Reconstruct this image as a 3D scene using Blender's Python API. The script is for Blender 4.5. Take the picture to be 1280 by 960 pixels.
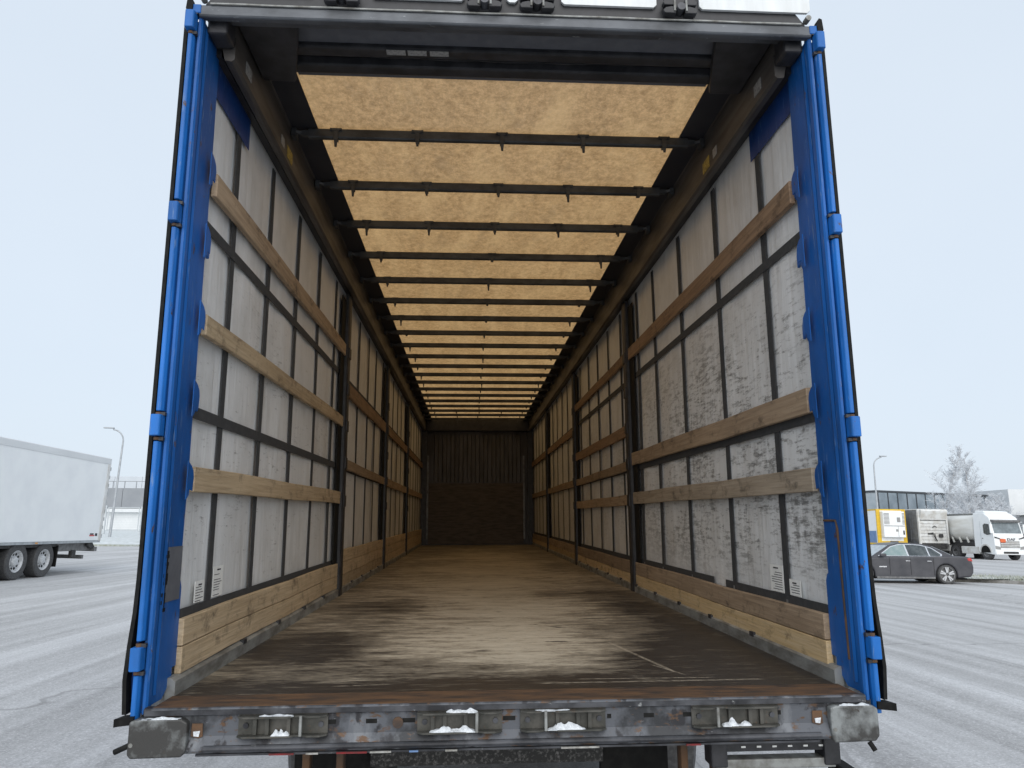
import bpy, math, random
from mathutils import Matrix, Vector, noise
random.seed(7)
sc = bpy.context.scene
for o in list(bpy.data.objects): bpy.data.objects.remove(o)
COL = sc.collection
R = math.radians

# ------------------------------------------------------------------ camera / light
# the trailer stands slightly nose-up: its own frame (x right, y forward, z up, origin at the rear floor edge) to world
_a, _b = R(1.1), R(0.5)
ZR = Vector((math.sin(_b), math.sin(_a), math.cos(_a))).normalized()
XR = (Vector((1, 0, 0)) - ZR * ZR.x).normalized()
YR = ZR.cross(XR)
W3 = Matrix((XR, YR, ZR))
TZ = 1.127
TRAILER_M = Matrix.Translation((0, 0, TZ)) @ W3.to_4x4()
pitch, yaw, roll = R(10.3757), R(3.3411), R(-0.2797)
fw = Vector((math.sin(yaw) * math.cos(pitch), math.cos(yaw) * math.cos(pitch), math.sin(pitch)))
rt = Vector((math.cos(yaw), -math.sin(yaw), 0))
up = rt.cross(fw)
rt2 = rt * math.cos(roll) + up * math.sin(roll)
up2 = up * math.cos(roll) - rt * math.sin(roll)
cm = Matrix((rt2, up2, -fw)).transposed().to_4x4()
cam_d = bpy.data.cameras.new('camera')
cam = bpy.data.objects.new('camera', cam_d); COL.objects.link(cam)
cam.matrix_world = TRAILER_M @ Matrix.Translation((-0.162, -2.602, 0.6244)) @ cm
cam_d.sensor_width = 36; cam_d.lens = 36 * 899.16 / 1280
cam_d.clip_start = 0.05; cam_d.clip_end = 3000
sc.camera = cam

world = bpy.data.worlds.new('World'); sc.world = world; world.use_nodes = True
nt = world.node_tree; nt.nodes.clear()
wo = nt.nodes.new('ShaderNodeOutputWorld'); bg = nt.nodes.new('ShaderNodeBackground')
sky = nt.nodes.new('ShaderNodeTexSky'); sky.sky_type = 'NISHITA'; sky.sun_disc = False
sky.sun_elevation = R(28); sky.sun_rotation = R(178); sky.air_density = 1.0; sky.dust_density = 3.0
mx = nt.nodes.new('ShaderNodeMix'); mx.data_type = 'RGBA'; mx.inputs[0].default_value = 0.88
wtc = nt.nodes.new('ShaderNodeTexCoord'); wno = nt.nodes.new('ShaderNodeTexNoise'); wno.inputs['Scale'].default_value = 1.6; wno.inputs['Detail'].default_value = 5
nt.links.new(wtc.outputs['Generated'], wno.inputs['Vector'])
wcl = nt.nodes.new('ShaderNodeMix'); wcl.data_type = 'RGBA'   # faint structure in the overcast
wcl.inputs[6].default_value = (5.2, 5.95, 6.85, 1); wcl.inputs[7].default_value = (6.3, 6.95, 7.65, 1)
nt.links.new(wno.outputs['Fac'], wcl.inputs[0]); nt.links.new(wcl.outputs[2], mx.inputs[7])
nt.links.new(sky.outputs[0], mx.inputs[6]); nt.links.new(mx.outputs[2], bg.inputs[0])
bg.inputs[1].default_value = 0.1
nt.links.new(bg.outputs[0], wo.inputs[0])
sun_d = bpy.data.lights.new('sun', 'SUN'); sun_d.energy = 1.5; sun_d.angle = R(75); sun_d.color = (1, .97, .93)
sun = bpy.data.objects.new('sun', sun_d); COL.objects.link(sun)
sun.rotation_euler = (R(62), 0, R(2))
sun.location = (0, -20, 30)
sc.view_settings.view_transform = 'Standard'; sc.view_settings.look = 'None'
sc.view_settings.exposure = 0.45; sc.view_settings.gamma = 1.0
sc.cycles.max_bounces = 10; sc.cycles.diffuse_bounces = 6; sc.cycles.transmission_bounces = 6
sc.cycles.use_denoising = True

# ------------------------------------------------------------------ materials
M = {}
class NT:
    def __init__(s, name):
        m = bpy.data.materials.new(name); m.use_nodes = True
        s.m = m; s.t = m.node_tree; s.b = s.t.nodes['Principled BSDF']; s.out = s.t.nodes['Material Output']
        s.tc = s.t.nodes.new('ShaderNodeTexCoord'); M[name] = m
    def n(s, t, **k):
        x = s.t.nodes.new(t)
        for a, v in k.items(): setattr(x, a, v)
        return x
    def L(s, a, b): s.t.links.new(a, b)
    def set(s, sock, v):
        if hasattr(v, 'is_linked') or hasattr(v, 'links'): s.L(v, sock)
        else: sock.default_value = v
    def math(s, op, a, b=0.0, c=0.0, clamp=False):
        x = s.n('ShaderNodeMath', operation=op, use_clamp=clamp)
        s.set(x.inputs[0], a); s.set(x.inputs[1], b)
        if op in ('MULTIPLY_ADD', 'SMOOTH_MIN'): s.set(x.inputs[2], c)
        return x.outputs[0]
    def noise(s, scale, st=(1, 1, 1), detail=6, rough=.6, loc=(0, 0, 0), dist=0, src='Object'):
        mp = s.n('ShaderNodeMapping'); mp.inputs['Scale'].default_value = st; mp.inputs['Location'].default_value = loc
        s.L(s.tc.outputs[src], mp.inputs[0])
        x = s.n('ShaderNodeTexNoise'); x.inputs['Scale'].default_value = scale; x.inputs['Detail'].default_value = detail
        x.inputs['Roughness'].default_value = rough; x.inputs['Distortion'].default_value = dist
        s.L(mp.outputs[0], x.inputs['Vector']); return x.outputs['Fac']
    def ramp(s, v, a, b, lo=0.0, hi=1.0):
        x = s.n('ShaderNodeMapRange', clamp=True); s.set(x.inputs[0], v)
        x.inputs[1].default_value = a; x.inputs[2].default_value = b; x.inputs[3].default_value = lo; x.inputs[4].default_value = hi
        return x.outputs[0]
    def mix(s, f, a, b):
        x = s.n('ShaderNodeMix', data_type='RGBA'); s.set(x.inputs[0], f)
        for i, v in ((6, a), (7, b)):
            if isinstance(v, tuple): x.inputs[i].default_value = (*v[:3], 1)
            else: s.L(v, x.inputs[i])
        return x.outputs[2]
    def xyz(s, src='Object'):
        x = s.n('ShaderNodeSeparateXYZ'); s.L(s.tc.outputs[src], x.inputs[0]); return x.outputs
    def fin(s, col, rough=.6, metal=0.0, bump=None, bs=.3, bd=.01, spec=None):
        if isinstance(col, tuple): s.b.inputs['Base Color'].default_value = (*col, 1)
        else: s.L(col, s.b.inputs['Base Color'])
        s.set(s.b.inputs['Roughness'], rough); s.set(s.b.inputs['Metallic'], metal)
        if spec is not None: s.b.inputs['Specular IOR Level'].default_value = spec
        if bump is not None:
            bp = s.n('ShaderNodeBump'); bp.inputs['Strength'].default_value = bs; bp.inputs['Distance'].default_value = bd
            s.L(bump, bp.inputs['Height']); s.L(bp.outputs[0], s.b.inputs['Normal'])
        return s.m

def simple(name, c1, c2=None, scale=6, st=(1, 1, 1), rough=.6, metal=0, bs=.15, bd=.004, a=.4, b=.65, spec=None):
    t = NT(name); f = t.noise(scale, st)
    c2 = c2 or tuple(x * .7 for x in c1)
    r = t.math('MULTIPLY_ADD', f, .3, rough - .15)
    return t.fin(t.mix(t.ramp(f, a, b), c1, c2), r, metal, f, bs, bd, spec)

# blue paint with scratches and rust chips
def blue(name, base, wear=.62):
    t = NT(name)
    n1 = t.noise(3, (1, 1, .4)); n2 = t.noise(22, (1, 1, .45), detail=9, rough=.72); n3 = t.noise(70, (1, 1, .10), detail=5, rough=.7); n4 = t.noise(5, (1, 1, .25), detail=8, rough=.75, loc=(4, 2, 1))
    c = t.mix(t.ramp(n1, .38, .64), base, tuple(x * .6 for x in base))
    c = t.mix(t.ramp(n4, .52, .72, 0, .45), c, tuple(x * .4 + .018 for x in base))     # road film
    c = t.mix(t.ramp(n3, .60, .67, 0, .75), c, (.13, .22, .40))                         # fine scratches
    c = t.mix(t.ramp(n2, wear, wear + .035), c, (.085, .048, .028))                     # chips down to rust
    return t.fin(c, t.math('MULTIPLY_ADD', n4, .45, .22), 0, t.math('ADD', n2, n4), .2, .004, spec=.35)
blue('blue_paint_shaded', (.009, .125, .45))  # inner post faces: the shade on them is mixed into this blue
blue('blue_paint_lit', (.014, .170, .58), .615)  # same blue lightened, painting in the light on the rear edges
blue('blue_curtain', (.010, .055, .23), .9)
simple('black_rubber', (.007, .007, .007), (.016, .016, .015), 30, rough=.75, spec=.2)
simple('black_steel', (.018, .019, .022), (.04, .04, .045), 14, rough=.5)
simple('dark_plastic', (.022, .023, .03), (.035, .036, .042), 9, rough=.65)
simple('dark_fabric', (.10, .105, .12), (.125, .13, .145), 20, rough=.85)
simple('strap_webbing', (.035, .038, .042), (.055, .057, .06), 40, rough=.85)
simple('alu_rail', (.10, .094, .09), (.055, .05, .046), 7, (1, .25, 2), rough=.5, metal=.3)
simple('bow_steel', (.07, .075, .08), (.035, .036, .038), 12, (.6, 1, 1), rough=.5, metal=.3)
simple('galvanised', (.34, .35, .34), (.17, .165, .15), 16, (1, .4, 1), rough=.55, metal=.35)
simple('grey_strip', (.20, .21, .22), (.12, .12, .12), 10, rough=.5, metal=.3)
simple('rust_steel', (.035, .026, .022), (.13, .068, .032), 11, (.5, 2, 1), rough=.7, bs=.4, a=.36, b=.62)
simple('front_steel', (.085, .086, .096), (.05, .05, .052), 4, (2, 1, .4), rough=.55)
simple('front_board', (.10, .082, .066), (.055, .046, .04), 9, (.5, 1, 3), rough=.7)
simple('sticker_yellow', (.45, .33, .06), (.2, .15, .05), 60, rough=.6)
simple('sticker_grey', (.35, .35, .34), (.2, .2, .2), 80, rough=.6)
simple('print_ink', (.03, .03, .04), rough=.7)
simple('label_paper', (.88, .89, .87), (.80, .81, .79), 40, rough=.6, bs=.05)
simple('snow', (.74, .77, .80), (.52, .55, .58), 110, rough=.6, bs=.5, bd=.01)
simple('reflector_red', (.22, .012, .015), (.1, .02, .02), 40, rough=.4)
simple('reflector_white', (.42, .42, .40), (.2, .19, .17), 50, rough=.5)
simple('tyre', (.05, .05, .052), (.10, .10, .10), 30, rough=.85)
simple('rim_alu', (.60, .61, .62), (.42, .43, .44), 25, rough=.5, metal=.15)
simple('white_panel', (.86, .88, .88), (.80, .82, .83), 1.2, rough=.4, bs=.02)
simple('white_dirty', (.70, .71, .70), (.52, .50, .46), 2.5, rough=.5, bs=.03)
simple('tank_white', (.74, .74, .71), (.60, .585, .54), .9, (1, .4, 2), rough=.35, bs=.02)
simple('vehicle_black', (.02, .02, .022), (.06, .058, .055), 8, rough=.65)
simple('vehicle_grey', (.20, .20, .20), (.12, .12, .12), 8, rough=.6)
simple('yellow_paint', (.75, .48, .02), (.62, .40, .03), 5, rough=.45)
simple('blue_print', (.12, .22, .42), (.18, .28, .48), 4, rough=.5)
simple('side_grey', (.19, .20, .21), (.14, .145, .15), 3, rough=.6)
simple('car_paint', (.055, .056, .064), (.085, .085, .093), 1.5, (1, 1, 1.2), rough=.38, metal=.3, bs=.03)
simple('chrome', (.75, .76, .78), (.6, .6, .62), 20, rough=.2, metal=.9)
simple('frosted_glass', (.50, .55, .58), (.33, .38, .41), 9, rough=.45)
simple('tinted_glass', (.045, .055, .06), (.10, .115, .12), 4, rough=.12)
simple('green_glass', (.20, .28, .28), (.28, .34, .34), 5, rough=.15)
simple('cab_glass', (.10, .13, .145), (.20, .24, .26), 3, rough=.12)
simple('tail_red', (.45, .03, .03), (.55, .06, .05), 10, rough=.3)
simple('orange_plate', (.75, .16, .05), (.6, .12, .04), 10, rough=.4)
simple('amber', (.7, .3, .03), rough=.3)
simple('lamp_steel', (.42, .44, .46), (.34, .36, .38), 5, rough=.5, metal=.4)
simple('facade_hazed', (.60, .64, .68), (.55, .59, .63), .4, rough=.7)  # distance haze painted into the warehouse wall colour
simple('facade_dark', (.27, .285, .305), (.24, .255, .275), .5, rough=.7)
simple('facade_white', (.72, .74, .75), (.66, .68, .69), .5, rough=.7)
simple('facade_steel', (.17, .185, .20), (.13, .14, .15), .5, rough=.6)
simple('mullion', (.055, .062, .07), rough=.5)
simple('mullion_pale', (.4, .43, .45), rough=.5)
simple('window_yellow', (.70, .52, .10), (.6, .45, .12), 3, rough=.4)
simple('fence_steel', (.50, .53, .55), (.42, .45, .47), 3, rough=.6)
simple('frost_twig', (.74, .77, .80), (.56, .57, .59), 2, rough=.8)
simple('frost_bark', (.42, .41, .41), (.62, .64, .66), 3, rough=.85)
simple('kerb_stone', (.34, .33, .31), (.2, .19, .17), 6, rough=.85)
simple('speckled_black', (.022, .022, .021), (.17, .165, .16), 95, rough=.8, a=.5, b=.72)
t = NT('pane_glass'); f = t.noise(.35)
t.fin(t.mix(t.ramp(f, .35, .65), (.15, .19, .22), (.27, .32, .36)), .12, 0)
t = NT('pane_light'); f = t.noise(.5)
t.fin(t.mix(t.ramp(f, .35, .65), (.33, .38, .41), (.46, .51, .54)), .15, 0)

# sill: painted grey steel with chips and rust
t = NT('sill_steel')
n1 = t.noise(5, (1, 1, 1)); n2 = t.noise(16, (1, 1, 2), detail=8, rough=.65); n3 = t.noise(9, (1.4, 1, 1), loc=(3, 1, 2), detail=7)
c = t.mix(t.ramp(n1, .44, .54), (.032, .034, .038), (.10, .107, .122)); c = t.mix(t.ramp(t.noise(7, (1, 1, .3), detail=6, loc=(9, 0, 0)), .56, .64, 0, .7), c, (.19, .20, .215))
c = t.mix(t.ramp(n3, .54, .60), c, (.026, .026, .030))
c = t.mix(t.ramp(n2, .56, .63), c, (.11, .062, .034)); c = t.mix(t.ramp(t.noise(40, (.5, 1, 1.5), detail=6, rough=.75), .66, .72), c, (.38, .39, .40))
t.fin(c, t.math('MULTIPLY_ADD', n1, .3, .38), .25, n2, .3, .004)
t = NT('sill_dark')
n1 = t.noise(6); n2 = t.noise(22, (.6, 1, 1), detail=8, rough=.7)
c = t.mix(t.ramp(n1, .42, .6), (.025, .026, .030), (.085, .088, .098))
c = t.mix(t.ramp(n2, .64, .7), c, (.32, .33, .33))
t.fin(c, t.math('MULTIPLY_ADD', n1, .3, .3), .35, n2, .2, .003)
t = NT('lock_steel')
n1 = t.noise(12); n2 = t.noise(34, detail=8, rough=.7)
c = t.mix(t.ramp(n1, .42, .6), (.055, .055, .048), (.10, .096, .085)); c = t.mix(t.ramp(n2, .6, .68), c, (.11, .075, .05))
t.fin(c, .5, .35, n2, .3, .003)
t = NT('buffer_steel')
n1 = t.noise(9, detail=5); n2 = t.noise(30, detail=8, rough=.7)
c = t.mix(t.ramp(n1, .48, .66), (.045, .044, .042), (.24, .255, .255)); c = t.mix(t.ramp(n2, .62, .68), c, (.05, .042, .035))
t.fin(c, .5, .15, n2, .3, .004)
t = NT('header_steel')
n1 = t.noise(4, (1, 1, 2)); n2 = t.noise(26, (.5, 1, 2), detail=7, rough=.7)
c = t.mix(t.ramp(n1, .4, .62), (.11, .12, .135), (.055, .06, .068)); c = t.mix(t.ramp(n2, .62, .70), c, (.26, .28, .30))
t.fin(c, .42, .3, n2, .15, .003)
t = NT('alu_panel')
n1 = t.noise(6, (3, 1, .6)); n2 = t.noise(50, (1, 1, .3))
t.fin(t.mix(t.ramp(n1, .35, .7), (.74, .77, .78), (.62, .64, .64)), .45, .05, n2, .15, .003)

# curtain inside: grey-white tarpaulin with scuffs
def curtain(name, scuff, seed):
    t = NT(name); x, y, z = t.xyz()
    big = t.noise(.8, (1, 1, .5), detail=3, loc=(seed, 0, 0)); fold = t.noise(16, (1, 1, .05), detail=4)
    blot = t.noise(3.5, detail=6)
    c = t.mix(t.ramp(fold, .3, .75), (.77, .785, .795), (.68, .695, .70))
    c = t.mix(t.ramp(blot, .45, .75, 0, .55), c, (.50, .50, .485))
    s1 = t.noise(19, (1, .42, 2.2), detail=10, rough=.8, loc=(0, seed, seed * 1.7))
    s2 = t.noise(1.6, (1, .8, 1.2), detail=3, loc=(seed, seed, 0))
    s3 = t.noise(34, (1, 1, .35), detail=3, loc=(0, seed, 0))
    # scuffing is where cargo rubbed: the rear bay, below shoulder height
    band = t.math('MULTIPLY', t.ramp(z, .2, .5), t.ramp(z, 1.95, 1.4))
    band = t.math('MULTIPLY', band, t.ramp(y, 4.5, 1.6, .25, 1))
    th = t.math('ADD', s1, t.math('MULTIPLY', t.math('SUBTRACT', s2, .5), .38))
    th = t.math('ADD', th, t.math('MULTIPLY', t.math('SUBTRACT', s3, .5), .22))
    m = t.math('MULTIPLY', t.ramp(th, scuff, scuff + .12), band)
    c = t.mix(t.math('MULTIPLY', m, .82), c, (.115, .115, .112))
    t.fin(c, .55, 0, t.math('ADD', fold, t.math('MULTIPLY', t.noise(2.4, (1, 1.6, .35), detail=4), 2.2)), .5, .012)
curtain('curtain_left', .575, 3.1)
curtain('curtain_right', .50, 8.3)

def wood(name, c1, c2, c3):
    t = NT(name)
    oi = t.n('ShaderNodeObjectInfo')
    g1 = t.noise(7, (3, .35, 9), detail=8, rough=.65, dist=.4); g2 = t.noise(40, (1, .12, 3), detail=4); st = t.noise(10, (1, .7, 1), detail=9, rough=.75)
    w = t.noise(1.7, (1, 1, 2))
    c = t.mix(t.ramp(g1, .38, .62), c1, c2); c = t.mix(t.ramp(g2, .5, .75, 0, .6), c, c3)
    c = t.mix(t.ramp(st, .53, .68, 0, .9), c, tuple(x * .5 for x in c3))
    c = t.mix(t.ramp(w, .5, .8, 0, .5), c, tuple(min(1, x * 1.25) for x in c1))
    hs = t.n('ShaderNodeHueSaturation'); t.L(c, hs.inputs['Color']); t.L(t.ramp(oi.outputs['Random'], 0, 1, .8, 1.12), hs.inputs['Value'])
    t.fin(hs.outputs[0], .7, 0, t.math('ADD', g1, g2), .35, .006)
wood('wood_light', (.58, .455, .30), (.46, .345, .215), (.27, .20, .13))
wood('wood_mid', (.40, .30, .205), (.29, .21, .14), (.16, .115, .08))
wood('wood_dark', (.31, .205, .13), (.22, .14, .085), (.12, .08, .055))
wood('wood_grey', (.42, .35, .27), (.31, .255, .19), (.18, .15, .115))
wood('wood_gold', (.55, .40, .21), (.60, .46, .28), (.28, .19, .10))

# worn plywood floor
t = NT('floor_plywood'); x, y, z = t.xyz()
g = t.noise(5, (.55, 1.9, 1), detail=11, rough=.76, dist=.2); g2 = t.noise(30, (.15, 1.6, 1), detail=6, rough=.7); blot = t.noise(1.1, (.8, 1, 1), detail=5)
fine = t.noise(85, (.4, 1, 1), detail=4)
def bump_at(cx, cy, rx, ry):
    a = t.math('POWER', t.math('DIVIDE', t.math('SUBTRACT', x, cx), rx), 2.0); b = t.math('POWER', t.math('DIVIDE', t.math('SUBTRACT', y, cy), ry), 2.0)
    return t.math('POWER', 2.718, t.math('MULTIPLY', t.math('ADD', a, b), -1.0))
wear = t.math('ADD', t.math('MULTIPLY', g, .95), t.math('MULTIPLY', blot, .50)); wear = t.math('SUBTRACT', wear, .09)
wear = t.math('ADD', wear, t.math('MULTIPLY', fine, .22))
for cx, cy, rx, ry, k in ((-.05, 1.0, .75, .55, .16), (.1, 2.2, .8, .9, .13), (0, 4.2, .85, 1.8, .17), (0, 8.0, .9, 3.0, .14),
                          (.95, .75, .45, .55, -.36), (-.92, 1.0, .36, .45, -.30), (-.75, 2.6, .28, .35, -.22), (0, .22, 2.2, .19, -.30), (1.05, 2.2, .28, 1.2, -.22), (-.35, .62, .22, .12, -.12), (.5, 3.4, .4, .2, -.12)):
    wear = t.math('ADD', wear, t.math('MULTIPLY', bump_at(cx, cy, rx, ry), k))
wear = t.math('ADD', wear, t.math('MULTIPLY', t.math('SUBTRACT', t.noise(14, (.45, 1.7, 1), detail=9, rough=.8, loc=(2, 7, 0)), .5), .45))
c = t.mix(t.ramp(wear, .60, .90), (.030, .025, .022), (.39, .335, .25))
c = t.mix(t.ramp(wear, .78, 1.04, 0, .85), c, (.58, .52, .415))
c = t.mix(t.ramp(g2, .56, .72, 0, .55), c, (.46, .40, .30))
c = t.mix(t.ramp(t.noise(45, (.3, 1.2, 1), detail=5, rough=.8, loc=(1, 3, 0)), .57, .68, 0, .65), c, (.055, .043, .035))
c = t.mix(t.ramp(t.noise(3.5, (1, 2.5, 1), detail=7, loc=(5, 2, 0)), .62, .68, 0, .9), c, (.035, .026, .021))
# scratches left by pallets
def scratch(x0, y0, x1, y1, w):
    L_ = math.hypot(x1 - x0, y1 - y0); dx, dy = (x1 - x0) / L_, (y1 - y0) / L_
    al = t.math('ADD', t.math('MULTIPLY', t.math('SUBTRACT', x, x0), dx), t.math('MULTIPLY', t.math('SUBTRACT', y, y0), dy))
    ac = t.math('ABSOLUTE', t.math('ADD', t.math('MULTIPLY', t.math('SUBTRACT', x, x0), -dy), t.math('MULTIPLY', t.math('SUBTRACT', y, y0), dx)))
    m = t.math('MULTIPLY', t.ramp(ac, w, w * .3), t.math('MULTIPLY', t.ramp(al, 0, .03), t.ramp(al, L_, L_ - .03)))
    return t.math('MULTIPLY', m, t.ramp(fine, .35, .6))
for q in ((.10, .27, .98, .275, .012), (.25, .33, .80, .318, .008), (.53, 1.15, .67, .42, .012), (.70, .36, .60, .60, .006), (-.75, .35, -.55, .38, .01), (-.68, .28, -.45, .30, .008)):
    c = t.mix(t.math('MULTIPLY', scratch(*q), .75), c, (.46, .40, .31))
t.fin(c, t.ramp(wear, .5, .9, .42, .72), 0, t.math('ADD', g, g2), .35, .006)

# translucent roof tarpaulin
t = NT('roof_tarp')
n1 = t.noise(20, (1, .8, 1), detail=10, rough=.85); n2 = t.noise(2.6, (2, .5, 1), detail=6, rough=.7); n3 = t.noise(75, detail=3); x, y, z = t.xyz()
c = t.mix(t.ramp(n1, .40, .60), (.71, .42, .175), (.38, .215, .082)); c = t.mix(t.ramp(n2, .46, .66, 0, .75), c, (.77, .48, .21)); c = t.mix(t.ramp(t.noise(5, (1.3, .6, 1), detail=8, rough=.75, loc=(3, 3, 0)), .52, .68, 0, .6), c, (.34, .205, .09))
c = t.mix(t.ramp(n3, .5, .75, 0, .35), c, (.28, .19, .10))
tr = t.n('ShaderNodeBsdfTranslucent'); t.L(c, tr.inputs[0])
df = t.n('ShaderNodeBsdfDiffuse'); t.L(t.mix(t.ramp(n1, .40, .60), (.78, .74, .67), (.52, .48, .42)), df.inputs[0])
ms = t.n('ShaderNodeMixShader'); ms.inputs[0].default_value = .54
t.L(df.outputs[0], ms.inputs[1]); t.L(tr.outputs[0], ms.inputs[2]); t.L(ms.outputs[0], t.out.inputs[0])

# frosted asphalt with tyre tracks (they run along the yard, i.e. along y)
t = NT('frosted_asphalt'); x, y, z = t.xyz()
warp = t.noise(.06, detail=2)
tk = t.noise(1.0, (1.5, .045, 1), detail=7, rough=.65, dist=.25); tk2 = t.noise(1.0, (5.5, .09, 1), detail=6, rough=.7, loc=(4, 1, 0), dist=.9)
rot = t.n('ShaderNodeMapping'); rot.inputs['Rotation'].default_value = (0, 0, R(24)); rot.inputs['Scale'].default_value = (2.6, .06, 1); t.L(t.tc.outputs['Object'], rot.inputs[0])
n3_ = t.n('ShaderNodeTexNoise'); n3_.inputs['Scale'].default_value = 1.0; n3_.inputs['Detail'].default_value = 6; n3_.inputs['Distortion'].default_value = .8; t.L(rot.outputs[0], n3_.inputs['Vector']); tk3 = n3_.outputs['Fac']
big = t.noise(.16, detail=4); sp = t.noise(42, detail=4, rough=.85); sp2 = t.noise(9, detail=7, rough=.75)
fr = t.math('ADD', t.math('MULTIPLY', tk, .9), t.math('MULTIPLY', big, .35)); fr = t.math('ADD', fr, t.math('MULTIPLY', sp2, .36))
fr = t.math('ADD', fr, t.math('MULTIPLY', tk2, .30)); fr = t.math('ADD', fr, t.math('MULTIPLY', t.math('SUBTRACT', tk3, .5), .55))
fr = t.math('ADD', fr, .05)
c = t.mix(t.ramp(fr, .74, 1.22), (.29, .287, .283), (.59, .592, .595))
c = t.mix(t.ramp(sp, .53, .66, 0, .62), c, (.22, .22, .225)); c = t.mix(t.ramp(sp, .46, .34, 0, .6), c, (.84, .82, .84))
c = t.mix(t.ramp(tk2, .635, .69, 0, .5), c, (.19, .19, .195))
vo = t.n('ShaderNodeTexVoronoi', feature='DISTANCE_TO_EDGE'); vo.inputs['Scale'].default_value = .16
mp = t.n('ShaderNodeMapping'); t.L(t.tc.outputs['Object'], mp.inputs[0])
ad = t.n('ShaderNodeMix', data_type='VECTOR'); ad.inputs[0].default_value = .55
cb = t.n('ShaderNodeTexNoise'); cb.inputs['Scale'].default_value = .9; t.L(mp.outputs[0], cb.inputs['Vector'])
t.L(mp.outputs[0], ad.inputs[4]); t.L(cb.outputs['Color'], ad.inputs[5]); t.L(ad.outputs[1], vo.inputs['Vector'])
c = t.mix(t.ramp(vo.outputs[0],   .0025, .001, 0, .35), c, (.12, .115, .11))
t.fin(c, t.ramp(fr, .7, 1.1, .75, .9), 0, t.math('ADD', sp, sp2), .5, .008, spec=.25)
t = NT('frosted_grass')
n1 = t.noise(6, detail=8, rough=.7); n2 = t.noise(.5)
c = t.mix(t.ramp(n1, .30, .70), (.22, .22, .13), (.60, .63, .62)); c = t.mix(t.ramp(n2, .45, .65, 0, .5), c, (.70, .73, .75))
t.fin(c, .9, 0, n1, .6, .05)
t = NT('snow_verge')
n1 = t.noise(3, (1, 1, 1), detail=8, rough=.7)
t.fin(t.mix(t.ramp(n1, .4, .72), (.68, .71, .72), (.42, .44, .41)), .9, 0, n1, .5, .05)

# ------------------------------------------------------------------ mesh helpers
class MB:
    def __init__(s): s.v = []; s.f = []; s.mi = []; s.cur = 0
    def add(s, vs, fs):
        b = len(s.v); s.v += [tuple(v) for v in vs]; s.f += [tuple(i + b for i in f) for f in fs]; s.mi += [s.cur] * len(fs); return s
    def box(s, x0, x1, y0, y1, z0, z1):
        if x0 > x1: x0, x1 = x1, x0
        return s.add([(x0, y0, z0), (x1, y0, z0), (x1, y1, z0), (x0, y1, z0), (x0, y0, z1), (x1, y0, z1), (x1, y1, z1), (x0, y1, z1)],
                     [(0, 3, 2, 1), (4, 5, 6, 7), (0, 1, 5, 4), (1, 2, 6, 5), (2, 3, 7, 6), (3, 0, 4, 7)])
    def prism(s, pts, axis, a, b):
        """closed 2-D outline extruded along axis (0,1,2) from a to b"""
        def P(u, v, w): return {0: (w, u, v), 1: (u, w, v), 2: (u, v, w)}[axis]
        n = len(pts); vs = [P(u, v, a) for u, v in pts] + [P(u, v, b) for u, v in pts]
        fs = [tuple(range(n)), tuple(range(2 * n - 1, n - 1, -1))] + [(i, i + n, (i + 1) % n + n, (i + 1) % n) for i in range(n)]
        return s.add(vs, fs)
    def tube(s, path, r, n=8, cap=True):
        path = [Vector(q) for q in path]; rs = r if isinstance(r, (list, tuple)) else [r] * len(path)
        vs = []; fs = []
        for i, q in enumerate(path):
            d = (path[min(i + 1, len(path) - 1)] - path[max(i - 1, 0)]).normalized()
            u = d.orthogonal().normalized() if i == 0 else (pu - d * pu.dot(d)).normalized()
            pu = u; w = d.cross(u)
            vs += [q + (u * math.cos(2 * math.pi * k / n) + w * math.sin(2 * math.pi * k / n)) * rs[i] for k in range(n)]
        for i in range(len(path) - 1):
            fs += [(i * n + k, i * n + (k + 1) % n, (i + 1) * n + (k + 1) % n, (i + 1) * n + k) for k in range(n)]
        if cap: fs += [tuple(range(n - 1, -1, -1)), tuple(range((len(path) - 1) * n, len(path) * n))]
        return s.add(vs, fs)
    def lathe(s, prof, axis='x', n=28, c=(0, 0, 0)):
        """profile of (offset along axis, radius)"""
        vs = []; fs = []
        for k in range(n):
            a = 2 * math.pi * k / n
            for o, r in prof:
                q = (o, r * math.cos(a), r * math.sin(a)) if axis == 'x' else ((r * math.cos(a), o, r * math.sin(a)) if axis == 'y' else (r * math.cos(a), r * math.sin(a), o))
                vs.append((q[0] + c[0], q[1] + c[1], q[2] + c[2]))
        m = len(prof)
        for k in range(n):
            for j in range(m - 1): fs.append((k * m + j, ((k + 1) % n) * m + j, ((k + 1) % n) * m + j + 1, k * m + j + 1))
        return s.add(vs, fs)
    def quad(s, *p): return s.add(p, [tuple(range(len(p)))])
    def build(s, name, mats, parent=None, bevel=0, smooth=False, seg=2, z=0.0):
        me = bpy.data.meshes.new(name); me.from_pydata(s.v, [], s.f)
        mats = mats if isinstance(mats, (list, tuple)) else [mats]
        for m in mats: me.materials.append(M[m])
        if len(mats) > 1: me.polygons.foreach_set('material_index', s.mi)
        import bmesh
        bm = bmesh.new(); bm.from_mesh(me); bmesh.ops.recalc_face_normals(bm, faces=bm.faces); bm.to_mesh(me); bm.free()
        if smooth:
            me.polygons.foreach_set('use_smooth', [True] * len(me.polygons))
        o = bpy.data.objects.new(name, me); COL.objects.link(o)
        if parent: o.parent = parent
        o.location.z = z
        if bevel:
            md = o.modifiers.new('bevel', 'BEVEL'); md.width = bevel; md.segments = seg; md.limit_method = 'ANGLE'; md.angle_limit = R(35); md.harden_normals = False
        if smooth:
            md = o.modifiers.new('split', 'EDGE_SPLIT'); md.split_angle = R(38)
        return o

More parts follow.
